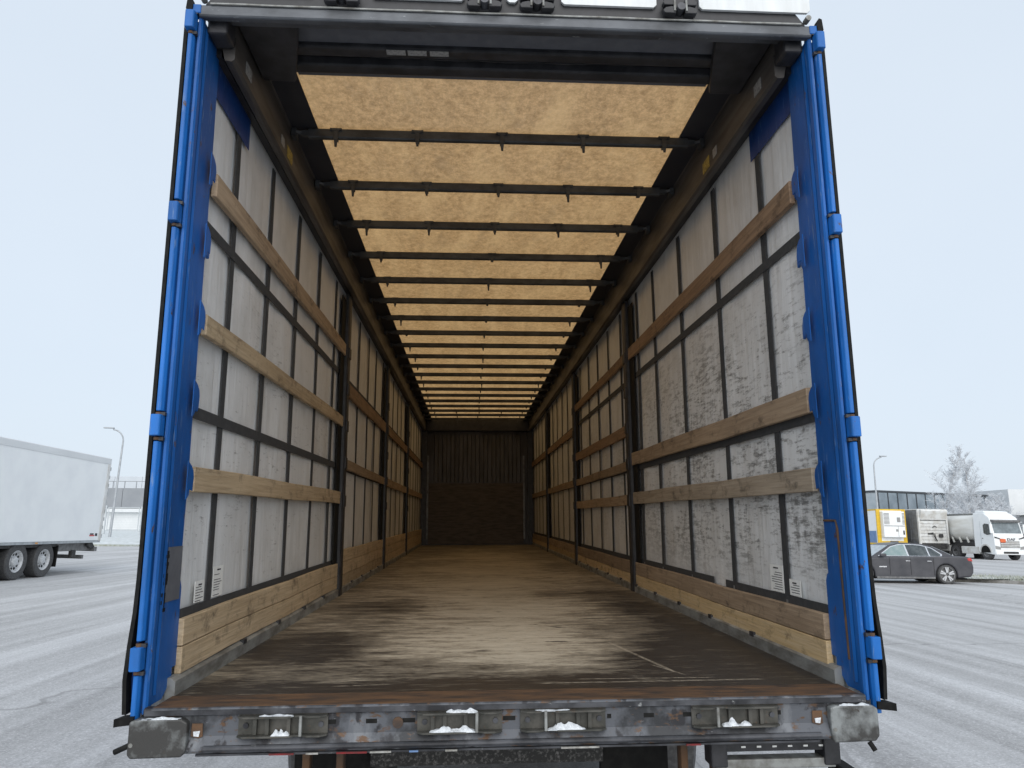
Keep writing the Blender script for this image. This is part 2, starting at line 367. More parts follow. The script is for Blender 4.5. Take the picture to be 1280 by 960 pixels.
def tag(o, label=None, cat=None, group=None, kind=None):
    for k, v in (('label', label), ('category', cat), ('group', group), ('kind', kind)):
        if v: o[k] = v
    return o
def empty(name): o = bpy.data.objects.new(name, None); COL.objects.link(o); o.empty_display_size = .2; return o
def gz(x):
    if x < -2: return .03 * min(38, -x - 2)
    if x > 2: return -.012 * min(60, x - 2)
    return 0.0
def place(root, x, y, rz=0.0, dz=0.0):
    s = -.03 if x < -2 else (-.012 if x > 2 else 0.0)   # dz/dx
    root.matrix_world = Matrix.Translation((x, y, gz(x) + dz)) @ Matrix.Rotation(-math.atan(s), 4, 'Y') @ Matrix.Rotation(rz, 4, 'Z')
def copy_tree(o, parent=None):
    c = o.copy(); COL.objects.link(c)
    if parent: c.parent = parent
    for ch in list(o.children): copy_tree(ch, c)
    return c

# ------------------------------------------------------------------ ground
mb = MB()
xs = [-900, -300, -120, -60, -40, -30, -20, -12, -6, -2, 2, 8, 16, 24, 32, 40, 50, 62, 100, 200, 400, 900]
ys = [-200, -60, -20, -8, 0, 8, 16, 30, 50, 80, 150, 300, 600, 1500]
vs = [(x, y, gz(x)) for y in ys for x in xs]; nx = len(xs)
mb.add(vs, [(j * nx + i, j * nx + i + 1, (j + 1) * nx + i + 1, (j + 1) * nx + i) for j in range(len(ys) - 1) for i in range(nx - 1)])
tag(mb.build('ground', 'frosted_asphalt'), 'frost-dusted asphalt yard with curved tyre tracks', kind='structure')

# ------------------------------------------------------------------ the open curtainsider trailer
TR = empty('curtainsider_trailer'); TR.matrix_world = TRAILER_M
tag(TR, 'empty blue curtainsider trailer seen through its open rear doors into the wood-slatted interior', 'trailer')
LEN = 13.6
PIL = {-1: (3.40, 6.42, 9.55), 1: (3.50, 6.78, 10.22)}
# floor
MB().box(-1.205, 1.205, .165, LEN, -.03, 0).build('floor', 'floor_plywood', TR)
tag(MB().box(-1.21, 1.21, .0, .163, -.02, .004).build('rear_step', 'rust_steel', TR, .004), 'rusty brown steel strip at the floor edge')
for s in (-1, 1):
    MB().prism([(s * 1.205, -.02), (s * 1.24, -.02), (s * 1.24, .062), (s * 1.222, .062), (s * 1.205, .05)], 1, .17, LEN).build('floor_edge_rail', 'galvanised', TR)
    y = .95
    while y < 7:
        MB().box(s * 1.203, s * 1.224, y, y + .05, .045, .066).build('lashing_notch', 'black_steel', TR); y += .62
# curtains with straps, belts, labels
def cur_off(y, z, s): return .0035 * math.sin(y * 9.7 + s * 2 + z * .6) * math.sin(z * 2.1 + y) + .005 * math.sin(y * 7.3 + s) * math.sin(z * 1.3 + .4) + .004 * math.sin(y * 17 + z * 2)
for s in (-1, 1):
    mb = MB(); ny, nz = 110, 14; vs = []
    for k, off in enumerate((0, .008)):
        for j in range(nz + 1):
            for i in range(ny + 1):
                y = .03 + (LEN + .02) * i / ny; z = -.1 + 2.655 * j / nz
                vs.append((s * (1.257 + off + (cur_off(y, z, s))), y, z))
    w = ny + 1; h = (ny + 1) * (nz + 1)
    fin = [(j * w + i, j * w + i + 1, (j + 1) * w + i + 1, (j + 1) * w + i) for j in range(nz) for i in range(ny)]
    mb.add(vs, fin); mb.cur = 1
    b = [tuple(q + h for q in f) for f in fin]; mb.f += b; mb.mi += [1] * len(b)
    cu = mb.build('side_curtain', ['curtain_left' if s < 0 else 'curtain_right', 'blue_curtain'], TR, smooth=True)
    sx = [.57, 1.15, 1.78, 2.42, 3.05] if s < 0 else [.62, 1.27, 2.0, 2.70, 3.26]
    y = sx[-1] + .66
    while y < LEN - .2: sx.append(y + random.uniform(-.03, .03)); y += .63
    for k, y0 in enumerate(sx):
        mb = MB(); n = 14; wd = .027; ph = random.uniform(0, 6); am = random.uniform(.003, .010)
        for q in range(n + 1):
            z = .19 + 2.31 * q / n; yy = y0 + am * math.sin(z * 2.6 + ph); X = s * (1.2445)
            mb.v += [(X, yy - wd, z), (X, yy + wd, z), (X + s * .004, yy - wd, z), (X + s * .004, yy + wd, z)]
        for q in range(n):
            a = q * 4
            for e in ((0, 1), (1, 3), (3, 2), (2, 0)): mb.f.append((a + e[0], a + e[1], a + e[1] + 4, a + e[0] + 4)); mb.mi.append(0)
        mb.build('vertical_strap', 'strap_webbing', cu)
        if y0 < 3.4: MB().box(s * 1.2395, s * 1.2405, y0 - .008, y0 + .012, .205, .255).build('strap_buckle', 'grey_strip', cu)
    belts = [(1.772, 1.818), (1.005, 1.052), (.232, .287)] if s < 0 else [(1.772, 1.818), (.995, 1.045), (.225, .275)]
    for z0, z1 in belts:
        if s > 0 and z0 < .3:
            MB().box(s * 1.2408, s * 1.2440, .2, 1.40, z0, z1).build('horizontal_belt', 'strap_webbing', cu)
            MB().box(s * 1.2408, s * 1.2440, 1.60, LEN - .2, z0, z1).build('horizontal_belt', 'strap_webbing', cu)
        else: MB().box(s * 1.2408, s * 1.2440, .2, LEN - .2, z0, z1).build('horizontal_belt', 'strap_webbing', cu)
    tag(MB().box(s * 1.2412, s * 1.2442, .2, .69, 2.372, 2.555).build('corner_patch', 'blue_curtain', cu), 'dark blue patch in the upper rear corner')
    for (y0, y1, z0, z1) in (((.398, .500, .292, .374), (.598, .722, .292, .418)) if s < 0 else ((.485, .592, .278, .346), (.652, .795, .278, .398))):
        lb = MB().box(s * 1.2425, s * 1.2443, y0, y1, z0, z1).build('notice_label', 'label_paper', cu)
        mb = MB(); h = z1 - z0; n = int(h / .0105); wl = y1 - y0
        for q in range(n):
            zz = z1 - .012 - q * .0105
            if zz < z0 + .005: break
            ya, yb = y0 + wl * .10, y0 + wl * random.uniform(.6, .9); th = .0026
            if s < 0: ya, yb = y0 + wl * .10, y0 + wl * random.uniform(.55, .9)
            if q == 0: ya, yb, th = y0 + wl * .35, y0 + wl * .72, .0058
            elif random.random() < .15: continue
            mb.box(s * 1.2417, s * 1.2424, ya, yb, zz - th, zz)
        tag(mb.build('printed_text', 'print_ink', cu), kind='stuff')
    # curtain runner and roof rail
    MB().box(s * 1.212, s * 1.248, .18, LEN, 2.525, 2.555).build('curtain_track', 'black_steel', TR)
    mb = MB(); mb.prism([(s * 1.15, 2.498), (s * 1.162, 2.488), (s * 1.19, 2.492), (s * 1.205, 2.556), (s * 1.25, 2.557), (s * 1.25, 2.75), (s * 1.15, 2.75), (s * 1.15, 2.735), (s * 1.157, 2.73), (s * 1.157, 2.60), (s * 1.15, 2.595)], 1, .16, LEN)
    rl = mb.build('roof_rail', 'alu_rail', TR)
    MB().box(s * 1.1472, s * 1.1495, 1.02, 1.13, 2.52, 2.585).build('warning_sticker', 'sticker_yellow', rl)
    MB().box(s * 1.1472, s * 1.1495, .90, .96, 2.53, 2.58).build('warning_sticker', 'sticker_grey', rl)
    MB().box(s * 1.1472, s * 1.1495, .30, .38, 2.53, 2.585).build('warning_sticker', 'sticker_grey', rl)
    MB().box(s * 1.012, s * 1.15, .5, LEN, 2.733, 2.737).build('roof_edge_band', 'dark_plastic', TR)
    # pillars
    for y in PIL[s]:
        mb = MB(); mb.prism([(s * 1.195, y + .02), (s * 1.205, y), (s * 1.232, y), (s * 1.232, y + .13), (s * 1.205, y + .13), (s * 1.195, y + .11)], 2, .0, 2.50)
        pl = mb.build('side_pillar', 'black_steel', TR)
        MB().box(s * 1.226, s * 1.2345, y - .17, y, .1, 2.44).build('pillar_seal', 'black_rubber', pl)
        for z in (.72, 1.03, 1.34, 1.65, 1.96):
            MB().box(s * 1.188, s * 1.204, y + .02, y + .11, z - .015, z + .075).build('slat_bracket', 'black_steel', pl)
# slats and bottom boards
def bay(s, k):
    p = PIL[s]; e = [.235] + [q for q in p] + [LEN - .08]
    y0 = e[k] + (.135 if k else 0); y1 = e[k + 1] - .005
    return y0, y1
def board(s, k, z0, z1, mat, name='slat', th=.025, tilt=0, x=1.2395):
    y0, y1 = bay(s, k); y0 += random.uniform(.0, .012); y1 -= random.uniform(0, .01)
    mb = MB(); d = tilt
    X0, X1 = s * (x - th), s * x
    vs = []
    n = 6
    for i in range(n + 1):
        y = y0 + (y1 - y0) * i / n; dz = d * i / n + .003 * math.sin(i * 1.9 + k + s); dx = s * .0008 * math.sin(i * 1.1 + z0 * 9)
        vs += [(X0 + dx, y, z0 + dz), (X1 + dx, y, z0 + dz), (X1 + dx, y, z1 + dz), (X0 + dx, y, z1 + dz)]
    fs = [(0, 1, 2, 3), (n * 4 + 3, n * 4 + 2, n * 4 + 1, n * 4)]
    for i in range(n):
        for q in range(4): fs.append((i * 4 + q, i * 4 + (q + 1) % 4, (i + 1) * 4 + (q + 1) % 4, (i + 1) * 4 + q))
    mb.add(vs, fs)
    return mb.build(name, mat, TR, .003, seg=1)
for s, k, z0, z1, m, tl in ((-1, 0, 1.93, 2.03, 'wood_mid', .03), (-1, 0, 1.34, 1.425, 'wood_light', .02), (-1, 0, .722, .818, 'wood_light', .008),
                            (-1, 1, 1.645, 1.765, 'wood_dark', .01), (-1, 1, 1.02, 1.105, 'wood_mid', -.01),
                            (-1, 2, 1.665, 1.775, 'wood_dark', 0), (-1, 2, 1.0, 1.10, 'wood_mid', 0), (-1, 3, 1.665, 1.775, 'wood_dark', 0), (-1, 3, 1.0, 1.10, 'wood_mid', 0),
                            (1, 0, 1.945, 2.05, 'wood_dark', .015), (1, 0, 1.03, 1.135, 'wood_mid', .012), (1, 0, .712, .808, 'wood_grey', .005),
                            (1, 1, 1.97, 2.06, 'wood_dark', 0), (1, 1, 1.31, 1.41, 'wood_dark', .01), (1, 1, 1.01, 1.09, 'wood_mid', -.01), (1, 1, .71, .80, 'wood_mid', 0),
                            (1, 2, 1.69, 1.79, 'wood_dark', 0), (1, 2, 1.0, 1.09, 'wood_mid', 0), (1, 3, 1.69, 1.79, 'wood_dark', 0), (1, 3, 1.0, 1.09, 'wood_mid', 0)):
    board(s, k, z0, z1, m, 'slat', tilt=tl)
for s in (-1, 1):
    for k in range(4):
        zs = [(.064, .158), (.161, .257)] if s < 0 else [(.050, .140), (.143, .240)]
        if s < 0 and k: zs = [(.045, .145), (.148, .248), (.251, .350)]
        if s > 0 and k: zs = [(.02, .13), (.133, .236)]
        for q, (a, b) in enumerate(zs):
            m = 'wood_light' if s < 0 else ('wood_gold' if q == 0 else 'wood_mid')
            board(s, k, a, b, m, 'kick_board')
# roof tarp
mb = MB(); nx, ny = 24, 200; vs = []
BY = [1.11 + .624 * n for n in range(20)]
for j in range(ny + 1):
    for i in range(nx + 1):
        X = -1.16 + 2.32 * i / nx; y = .60 + (LEN - .60) * j / ny
        if j == 0: y += .012 * math.sin(X * 9) + (.02 if abs(X - .22) < .07 else 0) - .012 * abs(X)
        ph = ((y - 1.11) / .624) % 1.0
        z = 2.742 + .012 * math.sin(math.pi * ph) + .004 * noise.noise((X * 4, y * 4, 0))
        vs.append((X, y, z))
w = nx + 1
mb.add(vs, [(j * w + i, j * w + i + 1, (j + 1) * w + i + 1, (j + 1) * w + i) for j in range(ny) for i in range(nx)])
mb.build('roof_tarpaulin', 'roof_tarp', TR, smooth=True)
# bows
def hook(X, y, ln):
    mb = MB(); mb.box(X - .012, X + .012, y - .024, y - .020, 2.672, 2.722); mb.box(X - .033, X + .033, y - .026, y - .021, 2.712, 2.726)
    mb.box(X - .011, X + .011, y - .024, y + .010, 2.660, 2.673)
    mb.prism([(X - .010, 2.664), (X + .010, 2.664), (X + .007, 2.664 - ln), (X - .005, 2.664 - ln)], 1, y - .022, y - .014)
    for q in (-1, 1): mb.tube([(X + q * .026, y - .031, 2.719), (X + q * .026, y - .025, 2.719)], .006, 6)
    return mb
for n, y in enumerate(BY):
    mb = MB(); mb.prism([(y - .018, 2.680), (y - .012, 2.674), (y + .012, 2.674), (y + .018, 2.680), (y + .018, 2.722), (y + .012, 2.728), (y - .012, 2.728), (y - .018, 2.722)], 0, -1.06, 1.06)
    bw = mb.build('roof_bow', 'bow_steel', TR)
    for s in (-1, 1):
        e = MB(); e.box(s * 1.055, s * 1.10, y - .014, y + .014, 2.688, 2.716); e.tube([(s * 1.095, y, 2.702), (s * 1.135, y - .02, 2.705)], .012, 6); e.box(s * 1.125, s * 1.15, y - .03, y + .03, 2.675, 2.72)
        e.build('bow_carrier', 'bow_steel', bw)
    hx = (-.92, -.46, 0, .46, .92) if n < 3 else ((-.90, 0, .90) if n < 17 else (-.88, -.45, 0, .45, .88))
    for X in hx:
        hook(X + random.uniform(-.012, .012), y, random.choice((.012, .03, .045, .055)) if n else random.choice((.03, .045))).build('bow_hook', 'bow_steel', bw)
    # tarp folds pinched above the bow
# rear roof end: panel, roller beams, cable
MB().box(-1.0, 1.0, .12, .345, 2.716, 2.722).build('roof_end_panel', 'dark_fabric', TR)
MB().box(-1.15, 1.15, .05, .60, 2.765, 2.775).build('roof_end_sheet', 'dark_plastic', TR)
MB().box(-1.0, 1.0, .335, .400, 2.690, 2.742).build('roller_beam', 'black_steel', TR, .01)
MB().box(-1.0, 1.0, .465, .535, 2.690, 2.742).build('roller_beam', 'black_steel', TR, .01)
MB().box(-1.0, 1.0, .402, .463, 2.735, 2.742).build('roller_strip', 'alu_rail', TR)
MB().box(-1.0, 1.0, .537, .605, 2.728, 2.734).build('tarp_hem', 'dark_fabric', TR)
mb = MB(); mb.tube([(-.92 + 1.84 * i / 24, .43, 2.722 - .012 * math.sin(math.pi * i / 24) - .003 * math.sin(i * 1.7)) for i in range(25)], .0035, 6)
mb.build('tension_cable', 'black_steel', TR)
for s in (-1, 1):
    MB().tube([(s * .92, .43, 2.722), (s * .96, .425, 2.728), (s * 1.0, .42, 2.73), (s * .97, .44, 2.716)], .006, 6).build('cable_hook', 'grey_strip', TR)
    MB().prism([(s * .90, .17), (s * 1.15, .10), (s * 1.15, .56), (s * 1.0, .56), (s * .93, .30)], 2, 2.66, 2.712).build('roof_bracket', 'black_steel', TR, .006)
    MB().box(s * 1.15, s * 1.23, .05, .158, 2.54, 2.70).build('corner_gusset', 'black_steel', TR, .012)
for x0, x1 in ((-.55, -.465), (-.455, -.37), (-.355, -.27)):
    MB().prism([(x0, .337), (x1, .337), (x1, .372), (x0, .372)], 2, 2.6872, 2.6892).build('roller_sticker', 'sticker_grey', TR)
# front wall
fwl = MB().box(-1.29, 1.29, LEN, LEN + .05, -.1, 2.8).build('front_wall', 'front_steel', TR)
for i in range(11):
    X = -.92 + i * .184
    MB().prism([(X - .055, LEN - .001), (X - .035, LEN - .035), (X + .035, LEN - .035), (X + .055, LEN - .001)], 2, 1.36, 2.42).build('corrugation_rib', 'front_steel', fwl)
for z0, z1 in ((.02, .46), (.463, .90), (.903, 1.34)):
    MB().box(-1.08, 1.02, LEN - .03, LEN - .002, z0, z1).build('front_board', 'front_board', fwl)
for X in (-1.10, 1.035): MB().box(X - .018, X + .018, LEN - .07, LEN - .032, .12, 1.95).build('guide_strip', 'grey_strip', fwl)
MB().box(-1.15, 1.15, LEN - .14, LEN - .002, 2.50, 2.74).build('front_beam', 'black_steel', fwl, .01)
for s in (-1, 1): MB().box(s * 1.12, s * 1.24, LEN - .1, LEN - .003, 0, 2.5).build('front_corner_post', 'black_steel', fwl)
# ---- rear frame
def reveal_outline(s):
    """inward plate of the rear post (y, z) with slat pockets as rounded tabs on its inner edge"""
    pts = [(.045, .0), (.135, .0), (.205, .055), (.205, .09), (.238, .092), (.238, .37), (.225, .395), (.215, .40)]
    for z in (.72, 1.03, 1.345, 1.66, 1.965):
        pts += [(.222, z - .02), (.232, z - .005), (.238, z + .01), (.268, z + .003), (.268, z + .055), (.262, z + .075), (.245, z + .09), (.225, z + .10)]
    pts += [(.222, 2.2), (.215, 2.58), (.045, 2.58)]
    return pts
for s in (-1, 1):
    rp = MB().prism(reveal_outline(s), 0, s * 1.2335, s * 1.246)
    post = rp.build('rear_post', 'blue_paint_shaded', TR, .002, seg=1)
    for z in (.72, 1.03, 1.345, 1.66, 1.965):
        MB().prism([(.152, z - .03), (.162, z - .026), (.176, z - .012), (.180, z + .008), (.208, z + .003), (.212, z + .055), (.205, z + .078), (.188, z + .094), (.168, z + .104), (.152, z + .110)], 0, s * 1.2095, s * 1.2130).build('slat_pocket', 'blue_paint_shaded', post)
    MB().prism([(s * 1.2315, .05), (s * 1.227, .066), (s * 1.2315, .082)], 2, .03, 2.56).build('post_ridge', 'blue_paint_shaded', post)
    # hinge side channel: step face, groove, door frame profile in the lit blue
    MB().prism([(s * 1.2325, .046), (s * 1.2325, .022), (s * 1.238, .014), (s * 1.247, .014), (s * 1.247, .046)], 2, -.02, 2.585).build('post_lip', 'blue_paint_shaded', post)
    MB().box(s * 1.2472, s * 1.262, .030, .044, -.02, 2.57).build('hinge_groove', 'blue_paint_shaded', post)
    zz = [-.05, .118, .200, .905, .985, 1.705, 1.79, 2.505, 2.575]
    for a, b in ((.0, .105), (.215, .890), (.998, 1.690), (1.802, 2.495)):
        if a == .0: a = -.06
        MB().prism([(s * 1.2565, .028), (s * 1.2565, .010), (s * 1.263, -.004), (s * 1.276, -.006), (s * 1.280, .004), (s * 1.280, .028)], 2, a, b).build('door_edge_profile', 'blue_paint_lit', post, .002, seg=1)
    for a in (.122, .908, 1.708, 2.510):
        hg = MB().prism([(s * 1.252, .02), (s * 1.252, -.020), (s * 1.257, -.026), (s * 1.284, -.026), (s * 1.288, -.020), (s * 1.288, .02)], 2, a, a + .075).build('door_hinge', 'blue_paint_lit', post, .002, seg=1)
        for q in (a - .010, a + .079):
            MB().tube([(s * 1.270, .004, q - .004), (s * 1.270, .004, q + .006)], .011, 10).build('hinge_pin', 'rust_steel', hg)
            MB().box(s * 1.246, s * 1.262, -.002, .02, q - .006, q + .006).build('hinge_stop', 'black_steel', hg)
    for z in (.5, 1.35, 2.1): pass
    # opened door folded back along the side, seen edge-on with its rubber seal
    dr = MB().box(s * 1.292, s * 1.316, .05, 1.25, .02, 2.60).build('rear_door', 'blue_curtain', TR)
    path = []
    for i in range(25):
        z = -.02 + 2.60 * i / 24
        bulge = .018 * math.exp(-((z - .10) / .16) ** 2)
        path.append((s * (1.297 + bulge), .022, z))
    mb = MB(); vs = []
    for (X, y, z) in path: vs += [(X - s * .009, y - .01, z), (X + s * .006, y - .006, z), (X + s * .006, y + .05, z), (X - s * .009, y + .05, z)]
    fs = [(0, 1, 2, 3)] + [(i * 4 + q, i * 4 + (q + 1) % 4, (i + 1) * 4 + (q + 1) % 4, (i + 1) * 4 + q) for i in range(24) for q in range(4)]
    mb.add(vs, fs); mb.build('door_seal', 'black_rubber', dr)
    MB().prism([(s * 1.270, 2.585), (s * 1.292, 2.60), (s * 1.288, 2.65), (s * 1.276, 2.655), (s * 1.266, 2.62)], 1, -.01, .03).build('door_top_cap', 'black_rubber', dr)
    MB().box(s * 1.236, s * 1.270, -.004, .04, 2.586, 2.625).build('post_cap', 'blue_paint_lit', post, .004)
# rusty inner seam on right post, sooty tape on left one
mb = MB(); mb.tube([(1.231, .21, .60), (1.231, .118, .60), (1.231, .108, .57), (1.231, .100, .10)], .0045, 6); tag(mb.build('weld_seam', 'rust_steel', TR), 'rusty repair seam on the right rear post')
tag(MB().box(-1.2305, -1.2328, .088, .214, .33, .52).build('tape_patch', 'dark_fabric', TR), 'dark sooty patch low on the left rear post')
mb = MB()
for i in range(16):
    z = .30 + i * .013; mb.box(-1.228 + random.uniform(-.002, .001), -1.2327, .058 + random.uniform(-.006, .006), .085 + random.uniform(-.006, .008), z, z + .0125)
mb.build('torn_sealant', 'black_rubber', TR)
# header with raised roof flap and hinge clevises
hd = MB().prism([(0, 2.583), (0, 2.622), (.01, 2.63), (.10, 2.63), (.10, 2.74), (.115, 2.74), (.115, 2.618), (.04, 2.612), (.032, 2.575), (.005, 2.575)], 0, -1.245, 1.245).build('rear_header', 'header_steel', TR, .003, seg=1)
MB().tube([(-1.2 + 2.4 * i / 20, -.004, 2.6275 + .001 * math.sin(i * 2)) for i in range(21)], .0045, 6).build('drip_edge', 'galvanised', hd)
fl = MB().prism([(-1.225, 2.634), (1.225, 2.634), (1.185, 2.69), (1.185, 2.95), (-1.185, 2.95), (-1.185, 2.69)], 1, .012, .06).build('roof_flap', 'black_steel', TR)
for x0, x1 in ((-1.19, -.80), (-.57, -.195), (-.015, .0), (.20, .595), (.775, 1.245)):
    if x1 - x0 < .1: x0, x1 = -.025, .022
    r = .012; z0 = 2.684
    MB().prism([(x0 + r, z0), (x1 - r, z0), (x1, z0 + r), (x1, 2.97), (x0, 2.97), (x0, z0 + r)], 1, -.002, .010).build('flap_panel', 'alu_panel', fl)
for X in (-.685, -.115, .098, .685):
    cl = MB().box(X - .06, X + .06, -.006, .0, 2.634, 2.72).build('flap_hinge', 'black_steel', fl)
    for q in (-1, 1):
        for zz in (2.655, 2.692):
            pr = [(X + q * .018, zz - .018), (X + q * .066, zz - .018), (X + q * .072, zz - .004), (X + q * .060, zz + .008), (X + q * .035, zz + .014), (X + q * .018, zz + .008)]
            MB().prism(pr, 1, -.035, -.006).build('hinge_ear', 'black_steel', cl, .003)
        MB().tube([(X + q * .024, -.036, 2.645), (X + q * .024, -.036, 2.700)], .005, 8).build('hinge_rod', 'galvanised', cl)
    MB().tube([(X, -.05, 2.658), (X, -.0, 2.658)], .017, 12).build('hinge_bolt', 'sill_dark', cl)
for s in (-1, 1): MB().tube([(s * 1.232, -.012, 2.655), (s * 1.232, .02, 2.655)], .012, 10).build('flap_pivot', 'galvanised', fl)
# ---- sill
sl = MB().prism([(.0, .003), (-.006, -.002), (-.006, -.018), (.004, -.024), (.004, -.088), (-.012, -.118), (-.014, -.130), (-.004, -.140), (.03, -.142), (.03, -.02), (.03, .003)], 0, -1.235, 1.225).build('rear_sill', 'sill_steel', TR, .002, seg=1)
MB().tube([(-1.03 + 2.08 * i / 10, -.013, -.123) for i in range(11)], .0095, 10).build('sill_bead', 'sill_dark', sl)
MB().box(-1.23, 1.22, -.0062, -.0092, -.020, -.004).build('sill_edge_strip', 'sill_dark', sl)
mb = MB(); mb.box(-1.06, 1.05, -.0, .02, -.150, -.1435); mb.build('lower_flange', 'sill_dark', sl)
for x0, x1, m in ((-.82, -.74, 'reflector_red'), (-.70, -.66, 'reflector_white'), (-.60, -.50, 'reflector_red'), (-.49, -.42, 'reflector_white'), (-.24, -.20, 'reflector_white'), (-.36, -.33, 'blue_print'), (.58, .63, 'reflector_red'), (.15, .28, 'reflector_white')):
    MB().box(x0, x1, -.0065, -.0015, -.150, -.1445).build('reflective_tape', m, sl)
for x0, x1 in ((-.632, -.606), (-.507, -.470), (-.385, -.342), (-.046, -.004), (.311, .325), (.438, .474), (.575, .606), (.905, .92)):
    MB().box(x0, x1, .0032, .012, -.059, -.045).build('sill_slot', 'black_rubber', sl)
for X in (-1.058, 1.048):
    MB().prism([(X - .018, -.048), (X + .016, -.048), (X + .018, -.088), (X + .004, -.094), (X - .020, -.086)], 1, -.001, .003).build('lashing_hole', 'rust_steel', sl)
    sn = MB().prism([(X - .012, -.072), (X + .010, -.070), (X + .006, -.088), (X - .010, -.086)], 1, -.004, -.0012).build('snow_plug', 'snow', sl)
MB().tube([(-.400, .004, -.058), (-.400, -.002, -.058)], .018, 14).build('rust_patch', 'rust_steel', sl)
def snow_lump(x0, x1, y0, y1, z0, h, parent, seed):
    mb = MB(); n, m = 22, 6; vs = []
    for j in range(m + 1):
        for i in range(n + 1):
            u, v = i / n, j / m
            e = (min(1, u * 4) * min(1, (1 - u) * 4)) * min(1, v * 2.2, (1 - v) * 2.2)
            hh = .45 * h * e ** .6 * (.25 + 1.3 * max(0, .45 + noise.noise((u * 4.5 + seed, v * 1.5, seed)) + .35 * noise.noise((u * 13 + seed, v * 5, seed)))) - .001
            vs.append((x0 + (x1 - x0) * u, y0 + (y1 - y0) * v, z0 + hh))
    w = n + 1; mb.add(vs, [(j * w + i, j * w + i + 1, (j + 1) * w + i + 1, (j + 1) * w + i) for j in range(m) for i in range(n)])
    return mb.build('snow_lump', 'snow', parent, smooth=True)
for c, (x0, x1, fl_) in enumerate(((-.925, -.632, 1), (-.335, -.05, 1), (.012, .304, -1), (.603, .906, -1))):
    lk = MB().box(x0, x1, -.002, .003, -.092, -.022).build('door_lock_plate', 'lock_steel', sl)
    cx = (x0 + x1) / 2; wv = (x1 - x0)
    pin = x1 - .085 if fl_ > 0 else x0 + .085
    def flange(z0, lip):
        pts = []
        n = 14
        for i in range(n + 1):
            u = i / n; X = x0 + wv * u; dp = -.034 if .05 < u < .95 else -.018
            if (fl_ > 0 and .62 < u < .78) or (fl_ < 0 and .22 < u < .38): dp = -.022
            pts.append((X, dp))
        pts += [(x1, -.002), (x0, -.002)]
        return MB().prism(pts, 2, z0, z0 + .006)
    flange(-.030, 1).build('lock_flange', 'lock_steel', lk, .001, seg=1); flange(-.090, 1).build('lock_flange', 'lock_steel', lk, .001, seg=1)
    MB().tube([(pin, -.028, -.086), (pin, -.028, -.024)], .0052, 8).build('lock_pin', 'galvanised', lk)
    for X in (x0 + .025, x1 - .022): MB().tube([(X, -.008, -.056), (X, -.001, -.056)], .009, 10).build('lock_rivet', 'sill_dark', lk)
    for X in (cx - .05 * fl_, cx - .09 * fl_, cx + .02 * fl_): MB().box(X - .006, X + .006, -.016, -.002, -.083, -.031).build('lock_rib', 'lock_steel', lk)
    a, b = [(x0 + .11, x1 - .12), (x0 + .04, x1 - .09), (x0 + .09, x1 - .07), (x0 + .10, x1 - .10)][c]
    snow_lump(a, b, -.033, -.002, -.0842, .034, lk, 3.3 + c * 5)
    if c < 3: snow_lump([-.86, -.24, .05][c], [-.74, -.13, .2][c], -.03, -.003, -.0242, [.010, .022, .006][c], lk, 9 + c)
for q, (a, b) in enumerate(((-.82, -.76), (-.63, -.60), (.10, .18), (.25, .31), (.52, .66), (.70, .78), (-1.2, -1.05))):
    snow_lump(a, b, -.0085, .004, -.0182, .009, sl, 20 + q)
for s in (-1, 1):
    x0, x1 = (-1.272, -1.085) if s < 0 else (1.085, 1.255)
    bf = MB().prism([(x0, -.035), (x0 + .02, -.028), (x1 - .02, -.028), (x1, -.04), (x1, -.128), (x1 - .015, -.146), (x0 + .01, -.148), (x0, -.135)], 1, -.022, .10).build('corner_buffer', 'buffer_steel', TR, .006)
    MB().tube([(x0 + .012, -.024, -.105), (x0 + .012, -.018, -.105)], .007, 8).build('buffer_bolt', 'galvanised', bf)
    snow_lump(x0 + .03, x1 - .02, -.02, .0, -.0285, .012, bf, 31 + s)
    MB().prism([(s * 1.262, -.012), (s * 1.300, -.030), (s * 1.312, -.04), (s * 1.300, .012), (s * 1.262, .022)], 2, -.045, -.02).build('rubber_stop', 'black_rubber', bf)
    MB().tube([(s * 1.262, -.01, -.105), (s * 1.315, -.01, -.128)] if s < 0 else [(1.215, -.02, -.147), (1.228, -.03, -.172)], .009, 8).build('cable_stub', 'black_rubber', bf)
# ---- underside
MB().box(-.55, .38, .50, .53, -.352, -.15).build('rear_crossmember', 'speckled_black', TR)
for x0, x1 in ((-.86, -.55), (.38, .66)): MB().box(x0, x1, .56, .60, -.55, -.15).build('mud_flap', 'black_rubber', TR)
for X in (-.70, .72):
    br = MB()
    for q in (-1, 1): br.box(X + q * .062 - .014, X + q * .062 + .014, .30, .36, -.62, -.15)
    br.box(X - .06, X + .06, .31, .35, -.205, -.165)
    br.build('bumper_bracket', 'rust_steel', TR, .006)
MB().box(-1.1, 1.1, .30, .42, -.78, -.66).build('underrun_bar', 'galvanised', TR, .01)
lc = MB().box(.735, 1.18, .16, .22, -.285, -.25).build('light_carrier', 'galvanised', TR, .006)
MB().box(.735, 1.18, .165, .24, -.225, -.19).build('carrier_rail', 'black_steel', lc)
for i in range(6): MB().box(.83 + i * .058, .846 + i * .058, .162, .166, -.212, -.206).build('carrier_lamp', 'label_paper', lc)
for X in (.745, 1.165): MB().box(X - .03, X + .03, .15, .24, -.275, -.15).build('carrier_end', 'black_steel', lc, .006)
MB().box(1.19, 1.25, .12, .26, -.40, -.285).build('side_marker', 'black_rubber', lc, .01)
for s in (-1, 1): MB().box(s * .62, s * .50, .6, LEN - .3, -.55, -.06).build('chassis_beam', 'vehicle_black', TR)
def tground(x, y):
    z = -TZ
    for _ in range(4):
        wx = (TRAILER_M @ Vector((x, y, z))).x; z = (gz(wx) - TZ - ZR.x * x - ZR.y * y) / ZR.z
    return z
